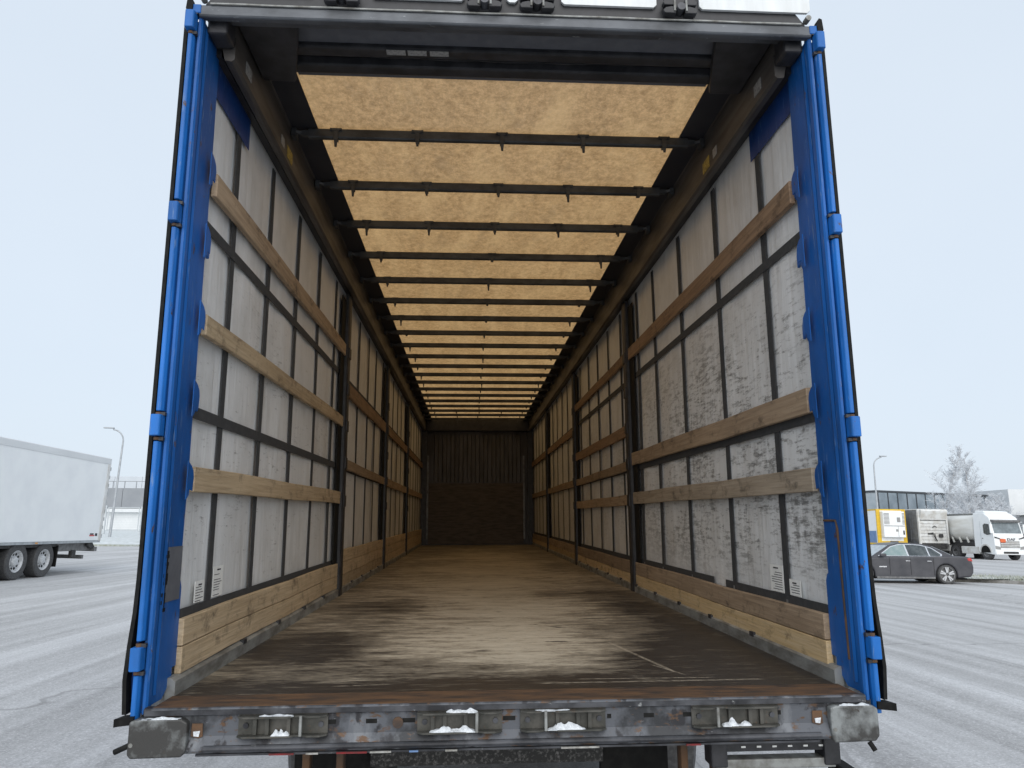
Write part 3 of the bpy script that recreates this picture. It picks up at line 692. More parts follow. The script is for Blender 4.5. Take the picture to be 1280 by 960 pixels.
def wheel(root, side_x, y, zc, rad, wid, sgn, rimmat='rim_alu', zoff=0.0):
    """wheel centred at (side_x = outer face, y, zc); sgn = direction of the outer face along x"""
    R_ = rad; w = wid; o = side_x
    prof = [(o - sgn * w, R_ * .55), (o - sgn * w, R_ * .93), (o - sgn * (w * .93), R_), (o - sgn * w * .07, R_), (o, R_ * .93), (o - sgn * .004, R_ * .72), (o - sgn * .015, R_ * .60)]
    ty = MB().lathe(prof, 'x', 32, (0, y, zc)).build('wheel', 'tyre', root, smooth=True)
    rp = [(o - sgn * .012, R_ * .60), (o - sgn * .004, R_ * .585), (o - sgn * .02, R_ * .54), (o - sgn * .08, R_ * .50), (o - sgn * .09, R_ * .30), (o - sgn * .03, R_ * .24), (o - sgn * .02, R_ * .18), (o - sgn * .02, .001)]
    MB().lathe(rp, 'x', 24, (0, y, zc)).build('rim', rimmat, ty, smooth=True)
    return ty
for y in (2.55, 3.86, 5.17):
    for s in (-1, 1):
        g = tground(s * 1.1, y)
        wheel(TR, s * 1.24, y, g + .50, .50, .36, s)
    g = tground(0, y); MB().tube([(-1, y, g + .50), (1, y, g + .50)], .075, 10).build('axle', 'vehicle_black', TR)
for s in (-1, 1):
    g = tground(s * .7, 10.6); mb = MB(); mb.box(s * .65, s * .77, 10.5, 10.62, g + .03, -.1); mb.box(s * .58, s * .84, 10.42, 10.70, g, g + .03); mb.build('landing_leg', 'vehicle_black', TR)

# ------------------------------------------------------------------ left: white reefer
def spokes(root, o, y, z, rad, sgn, n=10):
    mb = MB()
    for k in range(n):
        a = 2 * math.pi * k / n
        cy, cz = y + math.cos(a) * rad * .40, z + math.sin(a) * rad * .40
        mb.lathe([(o - sgn * .074, .001), (o - sgn * .074, rad * .072), (o - sgn * .09, rad * .072)], 'x', 8, (0, cy, cz))
    return mb
RF = empty('refrigerated_trailer')
tag(RF, 'white refrigerated semi-trailer parked at the left edge of the yard', 'trailer')
# local frame: faces +y; after a half turn it faces the viewer side. visible side is local x = -1.3
MB().box(-1.3, 1.3, 0, 13.4, 1.02, 3.74).build('box_body', 'white_panel', RF, .012)
MB().prism([(-1.315, 3.56), (-1.315, 3.74), (-1.285, 3.765), (1.285, 3.765), (1.315, 3.74), (1.315, 3.56), (1.302, 3.56), (1.302, 3.72), (-1.302, 3.72), (-1.302, 3.56)], 1, -.02, 13.42).build('roof_profile', 'facade_white', RF)
MB().box(-1.312, 1.312, -.03, 0.14, 1.0, 3.58).build('rear_door_frame', 'white_dirty', RF, .008)
for i in range(9): MB().box(-1.325, -1.30, -.05, -.028, 1.1 + i * .28, 1.22 + i * .28).build('door_hinge', 'mullion_pale', RF)
MB().box(-1.312, 1.312, .0, 13.4, .95, 1.018).build('bottom_rail', 'mullion_pale', RF)
MB().box(-.80, .80, 1.9, 13.2, .55, .948).build('underframe', 'vehicle_black', RF)
MB().box(-1.22, 1.22, 2.35, 9, .86, .945).build('mudguard', 'vehicle_black', RF)
MB().box(-1.27, -.75, 2.36, 2.40, .27, .9).build('mud_flap', 'black_rubber', RF)
MB().box(-1.1, 1.1, .15, 2.3, .70, .93).build('rear_subframe', 'vehicle_grey', RF)
MB().prism([(.05, .78), (.25, .95), (.55, .95), (.55, .86), (.3, .76)], 0, -1.2, 1.2).build('tail_bracket', 'vehicle_black', RF)
mb = MB().box(-1.24, 1.24, -.02, .16, .66, .80)
mb.build('tail_light_beam', 'vehicle_grey', RF, .01)
for i in range(5): MB().box(-1.20 + i * .12, -1.12 + i * .12, -.03, -.019, .69, .77).build('tail_lamp', 'reflector_white' if i % 2 else 'tail_red', RF)
MB().box(-1.0, 1.0, .3, .42, .42, .54).build('underrun_bar', 'vehicle_grey', RF, .01)
MB().box(-1.16, -1.04, 1.1, 1.35, .50, .72).build('air_tank', 'vehicle_black', RF, .03)
MB().box(-1.3165, -1.312, 3.55, 3.68, .965, 1.005).build('side_marker', 'amber', RF)
lg = MB().box(-1.3015, -1.3005, .40, .72, 1.155, 1.20).build('brand_mark', 'tail_red', RF)
MB().box(-1.3015, -1.3005, .46, .70, 1.205, 1.25).build('brand_mark', 'print_ink', RF)
MB().box(-1.3015, -1.3005, .22, .37, 1.16, 1.25).build('brand_mark', 'print_ink', RF)
for y in (3.0, 4.31, 5.62):
    for s in (-1, 1):
        ty = wheel(RF, s * 1.26, y, .50, .50, .37, s)
        if s < 0:
            spokes(RF, s * 1.26, y, .50, .50, s).build('rim_hole', 'black_rubber', ty)
    MB().tube([(-1, y, .50), (1, y, .50)], .07, 8).build('axle', 'vehicle_black', RF)
mb = MB().box(-1.0, -.85, 10.6, 10.75, .03, .6); mb.box(-1.08, -.77, 10.52, 10.83, 0, .03); mb.build('landing_leg', 'vehicle_black', RF)
mb = MB().box(1.0, .85, 10.6, 10.75, .03, .6); mb.box(1.08, .77, 10.52, 10.83, 0, .03); mb.build('landing_leg', 'vehicle_black', RF)
place(RF, -13.9, 22.85, math.pi)

# ------------------------------------------------------------------ lamps
def street_lamp(name_label, x, y, h, arm, az):
    L = empty('street_lamp'); tag(L, name_label, 'lamp')
    pts = [(0, 0, 0), (0, 0, 1.2), (0, 0, h * .5), (0, 0, h - 1.0)]; rs = [.11, .105, .085, .065]
    for i in range(1, 8):
        a = math.pi / 2 * i / 7 * .96; pts.append((-(1 - math.cos(a)) * .9, 0, h - 1.0 + math.sin(a) * .9)); rs.append(.055)
    pts.append((-arm * .6, 0, h + .02)); rs.append(.05)
    MB().tube(pts, rs, 8).build('pole', 'lamp_steel', L, smooth=True)
    MB().box(-arm - .25, -arm * .6, -.11, .11, h - .03, h + .07).build('lantern', 'lamp_steel', L, .03)
    MB().box(-.16, .16, -.16, .16, 0, .05).build('foot_plate', 'lamp_steel', L)
    place(L, x, y, az)
    return L
street_lamp('tall bent-arm street lamp behind the white trailer on the left', -27.3, 54.5, 8.6, 1.35, 0)
street_lamp('tall bent-arm street lamp behind the yellow trailer on the right', 39.2, 66, 9.4, 1.1, math.pi)

# ------------------------------------------------------------------ left background: verge, fence, warehouse
mb = MB(); pts = [(-80, 30.5), (-34, 38.5), (-25, 42.5), (-21, 50), (-14, 62), (0, 75), (0, 140), (-120, 140)]
top = [(x, y, gz(x) + .10) for x, y in pts]; bot = [(x, y, gz(x) - .02) for x, y in pts]; n = len(pts)
mb.add(top + bot, [tuple(range(n))] + [(i, i + n, (i + 1) % n + n, (i + 1) % n) for i in range(n)])
# terrain bends at the slope breaks, keep it simple: sheet follows the ground in strips
mb = MB()
edge = [(-80, 30.5), (-60, 33.5), (-42, 37), (-34, 39), (-27, 42.5), (-22.6, 46.5), (-20, 51), (-14, 62), (-6, 72), (0, 78)]
vs = []
for x, y in edge: vs += [(x, y, gz(x) - .02), (x, y, gz(x) + .11), (x - .15, y + .25, gz(x) + .13), (x - 1.2, y + 2.2, gz(x - 1.2) + .22), (x - 6, y + 12, gz(x - 6) + .45), (x - 30, y + 90, gz(x - 30) + .6)]
mb.add(vs, [(i * 6 + k, (i + 1) * 6 + k, (i + 1) * 6 + k + 1, i * 6 + k + 1) for i in range(len(edge) - 1) for k in range(5)])
tag(mb.build('snowy_verge', 'snow_verge'), 'snow-covered verge beyond the yard edge on the left', kind='structure')
mb = MB()
vs = []
for x, y in edge: vs += [(x + .12, y - .2, gz(x) - .02), (x + .12, y - .2, gz(x) + .10), (x - .45, y + .75, gz(x) + .155)]
mb.add(vs, [(i * 3 + k, (i + 1) * 3 + k, (i + 1) * 3 + k + 1, i * 3 + k + 1) for i in range(len(edge) - 1) for k in range(2)])
tag(mb.build('grass_strip', 'frosted_grass'), 'frosty grass strip edging the snowy verge', kind='structure')
FN = empty('panel_fence'); tag(FN, 'pale mesh panel fence on the verge behind the lamp post on the left', 'fence')
FX0, FY0 = -48.0, 60.4
for i in range(11):
    x = i * 2.9; zb = .40 + .03 * (i * -2.9) * 1
    X = x
    gzr = gz(FX0 + X) - gz(FX0)
    pst = MB().box(X - .05, X + .05, -.05, .05, gzr + .2, gzr + 2.55).build('fence_post', 'fence_steel', FN)
    if i < 10:
        pn = MB()
        for (a, b, c, d) in ((.16, 2.74, .55, .62), (.16, 2.74, 2.38, 2.45)): pn.box(X + a, X + b, -.02, .02, gzr + c - .04, gzr + d - .04)
        for a in (.16, 2.67): pn.box(X + a, X + a + .07, -.018, .018, gzr + .5, gzr + 2.4)
        pn.build('panel_frame', 'fence_steel', FN)
        wm = MB()
        for k in range(1, 24): wm.box(X + .16 + k * .107, X + .166 + k * .107, -.004, .002, gzr + .52, gzr + 2.4)
        for k in range(1, 9): wm.box(X + .2, X + 2.7, -.007, -.0041, gzr + .55 + k * .2, gzr + .556 + k * .2)
        tag(wm.build('wire_mesh', 'fence_steel', FN), kind='stuff')
FN.location = (FX0, FY0, gz(FX0) + .25)
WH = empty('warehouse'); tag(WH, 'haze-paled grey warehouse with dark lower band and rooftop railing, far left', 'building')
WX0, WX1, WY = -70.0, -28.0, 96.0; zb = gz(-47)
def wbx(name, x0, x1, y0, y1, z0, z1, m, p=WH): return MB().box(x0, x1, y0, y1, z0, z1).build(name, m, p)
wbx('upper_hall', 0, 42, 8, 30, -.5, 8.0, 'facade_hazed')
for i in range(11):
    wbx('wall_panel', i * 3.82 + .03, i * 3.82 + 3.79, 7.9, 7.995, 6.1, 7.95, 'facade_hazed')
wbx('base_wall', 0, 42, .2, 7.8, -.5, 2.95, 'facade_white')
lo = wbx('lower_wing', 0, 42, .2, 7.8, 2.951, 5.9, 'facade_dark')
for i in range(14): wbx('dark_panel', i * 3 + .03, i * 3 + 2.97, .1, .195, 3.3, 5.85, 'facade_dark', lo)
wbx('white_ledge', -.2, 42.2, -.6, .09, 2.75, 3.2, 'facade_white')
rl = wbx('roof_rail', 0, 42, .25, .31, 6.75, 6.83, 'facade_dark')
for i in range(29): wbx('rail_post', i * 1.5, i * 1.5 + .08, .32, .40, 5.9, 6.75, 'facade_dark', rl)
WH.location = (WX0, WY, zb); 

# ------------------------------------------------------------------ right: parked vehicles
def landing(root, y):
    for s in (-1, 1):
        mb = MB().box(s * .62, s * .76, y, y + .14, .03, 1.0); mb.box(s * .55, s * .83, y - .07, y + .21, 0, .03); mb.build('landing_leg', 'vehicle_black', root)
YT = empty('refrigerated_trailer'); tag(YT, 'yellow-framed white refrigerated trailer with cooling unit on its front, right of our trailer', 'trailer')
# front face at y=0, faces +y locally (body extends to -y)
MB().box(-1.24, 1.24, -13.4, -.12, 1.0, 3.95).build('box_body', 'white_panel', YT)
for x0, x1, z0, z1 in ((-1.29, -.97, .98, 4.0), (.97, 1.29, .98, 4.0), (-.969, .969, 3.88, 4.0), (-.969, .969, .98, 1.30)):
    MB().box(x0, x1, -.12, .0, z0, z1).build('front_frame', 'yellow_paint', YT)
MB().box(-.968, .968, -.118, -.02, 1.302, 3.878).build('front_panel', 'white_panel', YT)
cu = MB().box(-.95, .95, -.018, .42, 1.62, 3.80).build('cooling_unit', 'white_panel', YT, .04)
MB().box(-.9, .9, .4205, .432, 2.55, 2.60).build('unit_seam', 'vehicle_grey', cu)
MB().box(-.32, -.30, .4205, .430, 1.66, 2.54).build('unit_seam', 'vehicle_grey', cu)
for x0, x1 in ((.42, .90), (-.92, -.72)):
    for k in range(9): MB().box(x0, x1, .4205, .436, 2.72 + k * .11, 2.77 + k * .11).build('grille_slat', 'vehicle_grey', cu)
MB().box(-.85, -.72, .4205, .435, 1.85, 2.2).build('control_panel', 'vehicle_black', cu)
MB().box(-.55, -.25, .4205, .432, 2.9, 3.3).build('unit_plate', 'sticker_grey', cu)
MB().box(-.30, -.10, .4205, .43, 2.1, 2.3).build('unit_plate', 'sticker_grey', cu)
MB().box(-.45, .25, -.01, .05, 1.02, 1.29).build('coupling_box', 'vehicle_black', YT)
for s in (-1, 1):
    MB().box(s * 1.2405, s * 1.262, -13.4, -.121, 1.0, 1.14).build('side_sill', 'yellow_paint', YT)
    MB().box(s * 1.2405, s * 1.262, -13.4, -.121, 3.88, 4.0).build('roof_rail', 'yellow_paint', YT)
    MB().box(s * 1.2405, s * 1.250, -7.0, -.3, 1.15, 2.15).build('blue_side_print', 'blue_print', YT)
    for y in (-8.2, -9.5, -10.8): wheel(YT, s * 1.26, y, .5, .5, .37, s)
MB().box(-.6, .6, -13, -.5, .75, .998).build('chassis', 'vehicle_black', YT); landing(YT, -2.8)
place(YT, 36.1, 58.6, math.pi)

TP = empty('tipper_trailer'); tag(TP, 'white tipper semi-trailer with grey sides parked between yellow trailer and tanker', 'trailer')
MB().prism([(-1.15, 1.15), (1.15, 1.15), (1.28, 1.5), (1.28, 3.9), (-1.28, 3.9), (-1.28, 1.5)], 1, -10.0, -.12).build('tipper_body', 'side_grey', TP)
for z0, z1 in [(1.18 + k * .27, 1.43 + k * .27) for k in range(7)]:
    MB().box(-1.14, 1.14, -.118, -.0, z0, z1).build('front_plank', 'white_dirty', TP, .012, seg=1)
MB().prism([(-.12, 3.08), (.10, 3.12), (.34, 3.86), (.30, 3.96), (-.12, 3.96)], 0, -1.16, 1.16).build('front_visor', 'white_dirty', TP, .01)
for s in (-1, 1):
    MB().box(s * 1.15, s * 1.29, -.14, .06, 1.1, 3.95).build('corner_post', 'white_dirty', TP, .01)
    for k in range(9): MB().box(s * 1.281, s * 1.31, -1.2 - k * 1.05, -1.1 - k * 1.05, 1.3, 3.88).build('side_stake', 'side_grey', TP)
    for y in (-6.4, -7.7, -9.0): wheel(TP, s * 1.26, y, .5, .5, .37, s)
MB().box(-1.29, 1.29, -10, .02, 3.93, 4.03).build('roof_roll', 'white_dirty', TP, .02)
MB().box(-.72, -.40, .001, .20, 1.66, 1.96).build('hose_socket', 'vehicle_black', TP, .05)
for pth in ([(.5, .05, 1.95), (.15, .14, 2.05), (.05, .18, 1.7), (-.1, .15, 1.4)], [(.35, .05, 2.0), (.0, .14, 1.95), (-.05, .16, 1.6), (-.2, .1, 1.35)], [(.1, .05, 2.5), (-.05, .14, 2.62), (-.22, .12, 2.5)]):
    MB().tube(pth, .035, 6).build('air_hose', 'vehicle_black', TP)
MB().box(.12, .52, .001, .06, 1.9, 2.02).build('hose_bracket', 'vehicle_black', TP)
MB().box(-1.1, 1.1, -10, -.05, .72, 1.145).build('chassis', 'vehicle_black', TP); landing(TP, -2.4)
place(TP, 39.2, 57.7, math.pi)

TK = empty('tanker_trailer'); tag(TK, 'rounded white tank semi-trailer coupled behind the white truck', 'trailer')
n = 30; prof = []
mb = MB()
secs = [(-1.75, .55), (-1.83, .80), (-2.0, .95), (-2.4, 1.0), (-6, 1.0), (-11, 1.0), (-12.2, .96), (-12.5, .6)]
vs = []
for y, k in secs:
    for q in range(n):
        a = 2 * math.pi * q / n; c_, s_ = math.cos(a), math.sin(a)
        vs.append((1.22 * k * math.copysign(abs(c_) ** .8, c_), y, 2.46 + 1.12 * k * math.copysign(abs(s_) ** .85, s_)))
mb.add(vs, [(i * n + q, i * n + (q + 1) % n, (i + 1) * n + (q + 1) % n, (i + 1) * n + q) for i in range(len(secs) - 1) for q in range(n)] + [tuple(range(n)), tuple(range((len(secs) - 1) * n, len(secs) * n))])
mb.build('tank', 'tank_white', TK, smooth=True)
MB().box(-.5, .5, -12, -2.1, 3.56, 3.66).build('catwalk', 'galvanised', TK)
for k in range(9):
    for s in (-1, 1): MB().prism([(s * 1.0, 1.32), (s * 1.18, 1.75), (s * 1.26, 1.75), (s * 1.12, 1.28)], 1, -2.6 - k * .9, -2.5 - k * .9).build('tank_rib', 'tank_white', TK)
MB().box(-1.0, 1.0, -12.3, -1.9, 1.05, 1.40).build('subframe', 'vehicle_black', TK)
for s in (-1, 1):
    MB().box(s * .9, s * 1.22, -7.0, -4.8, .55, 1.04).build('side_locker', 'white_dirty', TK, .02)
    for y in (-8.6, -9.9, -11.2): wheel(TK, s * 1.26, y, .5, .5, .37, s)
landing(TK, -4.5)

CB = empty('semi_truck'); tag(CB, 'white tractor truck with tall cab and orange plate on its grille, right edge', 'truck')
# cab: front at y=0 (faces +y)
side = [(-2.25, 1.05), (-1.95, .62), (-.30, .42), (.0, .42), (.06, .9), (.06, 1.55), (-.02, 2.02), (-.30, 2.98), (-.42, 3.28), (-1.0, 3.62), (-2.25, 3.66)]
mb = MB(); vs = []
for s, k in ((-1, 0), (1, 0)):
    for (y, z) in side: vs.append((s * (1.23 - (.10 if z > 3.0 else 0)), y, z))
m_ = len(side)
mb.add(vs, [tuple(range(m_)), tuple(range(2 * m_ - 1, m_ - 1, -1))] + [(i, i + m_, (i + 1) % m_ + m_, (i + 1) % m_) for i in range(m_)])
cabb = mb.build('cab', 'white_panel', CB, .05)
def yz_front(z):  # y of the front skin at height z
    for (y0, z0), (y1, z1) in zip(side[4:], side[5:]):
        if z0 <= z <= z1: return y0 + (y1 - y0) * (z - z0) / (z1 - z0)
    return 0
def front_panel(name, x0, x1, z0, z1, m, out=.02, par=CB, zs=None):
    mb = MB(); zz = [z0 + (z1 - z0) * i / 6 for i in range(7)]; vs = []
    for z in zz: vs += [(x0, yz_front(z) + out, z), (x1, yz_front(z) + out, z), (x0, yz_front(z) - .03, z), (x1, yz_front(z) - .03, z)]
    for i in range(6):
        b = i * 4; mb_f = [(b, b + 1, b + 5, b + 4), (b + 1, b + 3, b + 7, b + 5), (b + 3, b + 2, b + 6, b + 7), (b + 2, b, b + 4, b + 6)]
        mb.f += mb_f; mb.mi += [0] * 4
    mb.v = vs; mb.f += [(0, 1, 3, 2), (24, 25, 27, 26)]; mb.mi += [0, 0]
    return mb.build(name, m, par)
front_panel('windscreen', -1.10, 1.10, 2.06, 2.86, 'cab_glass')
MB().prism([(-.28, 2.88), (.02, 2.96), (.03, 3.06), (-.38, 3.12)], 0, -1.12, 1.12).build('sun_visor', 'vehicle_grey', CB)
front_panel('front_plank', -1.0, 1.0, 1.72, 2.0, 'white_panel', .03)
gr = front_panel('grille', -.78, .78, .95, 1.46, 'vehicle_grey', .015)
for k in range(4): MB().box(-.76, .76, .076, .11, 1.0 + k * .12, 1.06 + k * .12).build('grille_slat', 'white_dirty', gr)
for s in (-1, 1):
    MB().prism([(s * 1.20, 1.80), (s * .78, 1.66), (s * .76, 1.60), (s * 1.18, 1.70)], 1, .03, .10).build('air_deflector', 'vehicle_black', CB)
    MB().prism([(s * 1.20, .86), (s * .80, .82), (s * .82, 1.02), (s * 1.20, 1.10)], 1, .03, .09).build('headlamp', 'sticker_grey', CB)
    wheel(CB, s * 1.22, -1.0, .52, .52, .33, s, 'vehicle_grey')
    wheel(CB, s * 1.22, -4.7, .52, .52, .60, s, 'vehicle_grey')
    mb = MB(); arc = [( -1.0 + .68 * math.cos(a), .55 + .66 * math.sin(a)) for a in [math.pi * i / 10 for i in range(11)]]
    inn = [(-1.0 + .57 * math.cos(a), .55 + .56 * math.sin(a)) for a in [math.pi * i / 10 for i in range(10, -1, -1)]]
    mb.prism(arc + inn, 0, s * 1.0, s * 1.27).build('wheel_arch', 'white_dirty', CB)
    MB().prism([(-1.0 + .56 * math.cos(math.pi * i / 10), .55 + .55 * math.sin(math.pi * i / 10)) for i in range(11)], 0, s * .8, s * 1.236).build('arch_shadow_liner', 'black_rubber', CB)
    MB().prism([(-.30, 1.98), (-.42, 2.75), (-.85, 2.80), (-1.05, 2.7), (-1.05, 2.05), (-.7, 1.92)], 0, s * 1.2305, s * 1.245).build('side_window', 'tinted_glass', CB)
    MB().box(s * 1.25, s * 1.46, -.06, .04, 2.05, 2.75).build('side_mirror', 'white_panel', CB, .03)
    MB().box(s * 1.232, s * 1.24, -1.30, -1.18, 1.62, 1.68).build('door_handle', 'vehicle_black', CB)
    MB().box(s * 1.2305, s * 1.235, -1.42, -1.40, 1.2, 3.0).build('door_seam', 'mullion_pale', CB)
    MB().box(s * .7, s * 1.24, -3.9, -1.75, .42, 1.0).build('side_skirt', 'white_dirty', CB, .04)
    MB().prism([(-4.7 + .66 * math.cos(math.pi * i / 8), .55 + .62 * math.sin(math.pi * i / 8)) for i in range(9)], 0, s * .65, s * 1.2).build('rear_fender', 'vehicle_black', CB)
MB().box(-.5, .5, -5.8, -1.9, .6, 1.04).build('chassis', 'vehicle_black', CB)
MB().prism([(-2.1, 3.66), (-.95, 3.62), (-1.2, 3.78), (-2.1, 3.86)], 0, -1.0, 1.0).build('roof_spoiler', 'white_panel', CB, .03)
MB().box(-1.2, 1.2, -.02, .085, .42, .72).build('bumper', 'white_panel', CB, .03)
MB().box(-.6, .6, .086, .10, .5, .66).build('bumper_grille', 'vehicle_black', CB)
MB().prism([(.78, 1.36), (.40, 1.36), (.36, 1.42), (.36, 1.62), (.74, 1.64), (.80, 1.58)], 1, .075, .125).build('hazard_plate', 'orange_plate', CB)
tcv = bpy.data.curves.new('badge', 'FONT'); tcv.body = 'DAF'; tcv.size = .27; tcv.extrude = .01; tcv.align_x = 'CENTER'
to = bpy.data.objects.new('badge_tmp', tcv); COL.objects.link(to); bpy.context.view_layer.update()
tm = bpy.data.meshes.new_from_object(to); bpy.data.objects.remove(to); tm.materials.clear(); tm.materials.append(M['print_ink'])
bo = bpy.data.objects.new('maker_badge', tm); COL.objects.link(bo); bo.parent = CB
bo.matrix_local = Matrix.Translation((-.12, .095, 1.50)) @ Matrix.Rotation(math.pi, 4, 'Z') @ Matrix.Rotation(R(90), 4, 'X') @ Matrix.Diagonal((1.35, 1, 1, 1))
place(CB, 41.9, 52.6, math.pi); place(TK, 41.9, 53.2, math.pi)

# dark sedan, local: faces -x (long axis x), visible side is y = -.93
CA = empty('parked_car'); tag(CA, 'dark grey frosted sedan parked side-on beside the kerb at right', 'car')
def arch(cx, r, z0=.30, n=9): return [(cx + r * math.cos(math.pi * i / n), z0 + r * math.sin(math.pi * i / n)) for i in range(n, -1, -1)]
FWX, RWX, WR = -1.58, 1.49, .345
low = [(-2.52, .42), (-2.45, .24), (FWX - .40, .20)] + arch(FWX, .40, .31) + [(FWX + .40, .20), (RWX - .40, .20)] + arch(RWX, .40, .31) + [(RWX + .40, .22), (2.40, .26), (2.50, .42), (2.52, .62), (2.47, .88), (2.36, .985), (1.75, 1.005), (.9, .985), (-.9, .945), (-1.35, .93), (-1.9, .87), (-2.30, .74), (-2.48, .60)]
mb = MB(); mb.prism(low, 1, -.92, .92); body = mb.build('body', 'car_paint', CA, .06, seg=3, smooth=False)
top = [(-1.28, .93), (-.46, 1.36), (-.15, 1.435), (.25, 1.46), (.75, 1.435), (1.15, 1.35), (1.85, 1.0), (1.80, .95), (-1.2, .92)]
ins = lambda z: .90 - .32 * max(0, (z - .93) / .53)
mb = MB(); n = len(top); mb.add([(x, -ins(z), z) for x, z in top] + [(x, ins(z), z) for x, z in top], [tuple(range(n)), tuple(range(2 * n - 1, n - 1, -1))] + [(i, i + n, (i + 1) % n + n, (i + 1) % n) for i in range(n)])
mb.build('roof', 'car_paint', CA, .04, seg=3)
def side_poly(name, pts, m, off, par=CA):
    for s in (-1, 1):
        mb = MB(); k = len(pts); a = [(x, s * (ins(z) + off), z) for x, z in pts]; b = [(x, s * (ins(z) - .02), z) for x, z in pts]
        mb.add(a + b, [tuple(range(k)), tuple(range(2 * k - 1, k - 1, -1))] + [(i, i + k, (i + 1) % k + k, (i + 1) % k) for i in range(k)]); mb.build(name, m, par)
side_poly('window_trim', [(-1.02, .975), (-.42, 1.32), (-.1, 1.40), (.3, 1.415), (.75, 1.39), (1.12, 1.29), (1.42, 1.06), (1.38, .985)], 'chrome', .006)
side_poly('side_window', [(-.95, .995), (-.40, 1.30), (-.12, 1.375), (.10, 1.385), (.10, .995)], 'green_glass', .010)
side_poly('side_window', [(.16, .995), (.16, 1.387), (.45, 1.388), (.72, 1.365), (.90, 1.325), (.90, .998)], 'tinted_glass', .010)
side_poly('quarter_window', [(.95, .998), (.95, 1.31), (1.10, 1.265), (1.36, 1.06), (1.33, 1.0)], 'tinted_glass', .010)
mb = MB(); mb.add([(-1.22, -.80, .965), (-1.22, .80, .965), (-.50, .62, 1.352), (-.50, -.62, 1.352), (-1.18, -.78, .93), (-1.18, .78, .93), (-.46, .60, 1.32), (-.46, -.60, 1.32)], [(0, 1, 2, 3), (4, 7, 6, 5), (0, 4, 5, 1), (1, 5, 6, 2), (2, 6, 7, 3), (3, 7, 4, 0)])
mb.build('windscreen', 'frosted_glass', CA)
MB().add([(1.20, -.60, 1.345), (1.20, .60, 1.345), (1.78, .76, 1.06), (1.78, -.76, 1.06), (1.16, -.58, 1.30), (1.16, .58, 1.30), (1.74, .74, 1.0), (1.74, -.74, 1.0)], [(0, 1, 2, 3), (4, 7, 6, 5), (0, 4, 5, 1), (1, 5, 6, 2), (2, 6, 7, 3), (3, 7, 4, 0)]).build('rear_window', 'frosted_glass', CA)
MB().box(-2.2, -1.25, -.72, .72, .935, .945)
for s in (-1, 1):
    for wx in (FWX, RWX):
        prof = [(s * .70, WR * .6), (s * .70, WR * .95), (s * .72, WR), (s * .90, WR), (s * .925, WR * .95), (s * .927, WR * .78)]
        ty = MB().lathe(prof, 'y', 30, (wx, 0, WR)).build('wheel', 'tyre', CA, smooth=True)
        MB().lathe([(s * .926, WR * .80), (s * .932, WR * .77), (s * .925, WR * .73), (s * .86, WR * .70), (s * .85, .001)], 'y', 30, (wx, 0, WR)).build('rim', 'vehicle_grey', ty, smooth=True)
        for k in range(5):
            for q in (-.16, .16):
                a = 2 * math.pi * k / 5 + .3; a1 = a + q; a0 = a + q * 1.2
                p0 = (wx + .06 * math.cos(a0), WR + .06 * math.sin(a0)); p1 = (wx + WR * .76 * math.cos(a1), WR + WR * .76 * math.sin(a1))
                d = Vector((p1[0] - p0[0], p1[1] - p0[1])).normalized(); nn = Vector((-d.y, d.x)) * .018
                MB().prism([(p0[0] - nn.x, p0[1] - nn.y), (p1[0] - nn.x * 1.5, p1[1] - nn.y * 1.5), (p1[0] + nn.x * 1.5, p1[1] + nn.y * 1.5), (p0[0] + nn.x, p0[1] + nn.y)], 1, s * .905, s * .93).build('rim_spoke', 'rim_alu', ty)
        MB().lathe([(s * .70, .36), (s * .60, .36), (s * .60, .001)], 'y', 16, (wx, 0, .36)).build('wheel_well', 'black_rubber', CA)
    MB().prism([(2.50, .82), (2.44, .95), (2.28, .93), (2.32, .83)], 1, s * .70, s * .926).build('tail_lamp', 'tail_red', CA, .02)
    MB().prism([(-2.46, .62), (-2.30, .76), (-1.98, .78), (-2.15, .66)], 1, s * .70, s * .925).build('headlamp', 'sticker_grey', CA, .02)
    MB().box(-1.0, -.78, s * .93, s * 1.06, .96, 1.07).build('door_mirror', 'car_paint', CA, .03)
    for x0, x1 in ((-.02, .14), (.78, .94)): MB().box(x0, x1, s * .922, s * .94, .80, .825).build('door_handle', 'chrome', CA)
    MB().box(-1.02, -.74, s * .9205, s * .928, .575, .615).build('wing_vent', 'chrome', CA)
    for x in (-.62, .16, 1.02): MB().box(x - .006, x + .006, s * .9202, s * .923, .30, .93).build('door_seam', 'black_rubber', CA)
    MB().box(FWX + .45, RWX - .45, s * .90, s * .93, .185, .25).build('side_skirt', 'vehicle_grey', CA, .01)
MB().box(-2.3, 2.3, -.8, .8, .16, .22).build('underbody', 'black_rubber', CA)
place(CA, 15.85, 24.6, R(-1.5))

# kerb island behind the car
IS = [(17.6, 25.3), (19.4, 25.2), (20.4, 23.8), (22.0, 21.3), (25.0, 16.8), (28.0, 18.5), (24.5, 23.6), (22.6, 26.2), (21.2, 27.9), (19.0, 27.6)]
mb = MB(); n = len(IS); cx = sum(p[0] for p in IS) / n; cy = sum(p[1] for p in IS) / n
mb.add([(x, y, gz(x) - .02) for x, y in IS] + [(x, y, gz(x) + .12) for x, y in IS] + [(x + (cx - x) * .05, y + (cy - y) * .05, gz(x) + .12) for x, y in IS],
       [(i, (i + 1) % n, (i + 1) % n + n, i + n) for i in range(n)] + [(i + n, (i + 1) % n + n, (i + 1) % n + 2 * n, i + 2 * n) for i in range(n)])
tag(mb.build('kerb', 'kerb_stone'), 'stone kerb around the grass island', kind='structure')
mb = MB(); mb.add([(x + (cx - x) * .05, y + (cy - y) * .05, gz(x) + .122) for x, y in IS] + [(cx, cy, gz(cx) + .20)], [(i, (i + 1) % n, n) for i in range(n)])
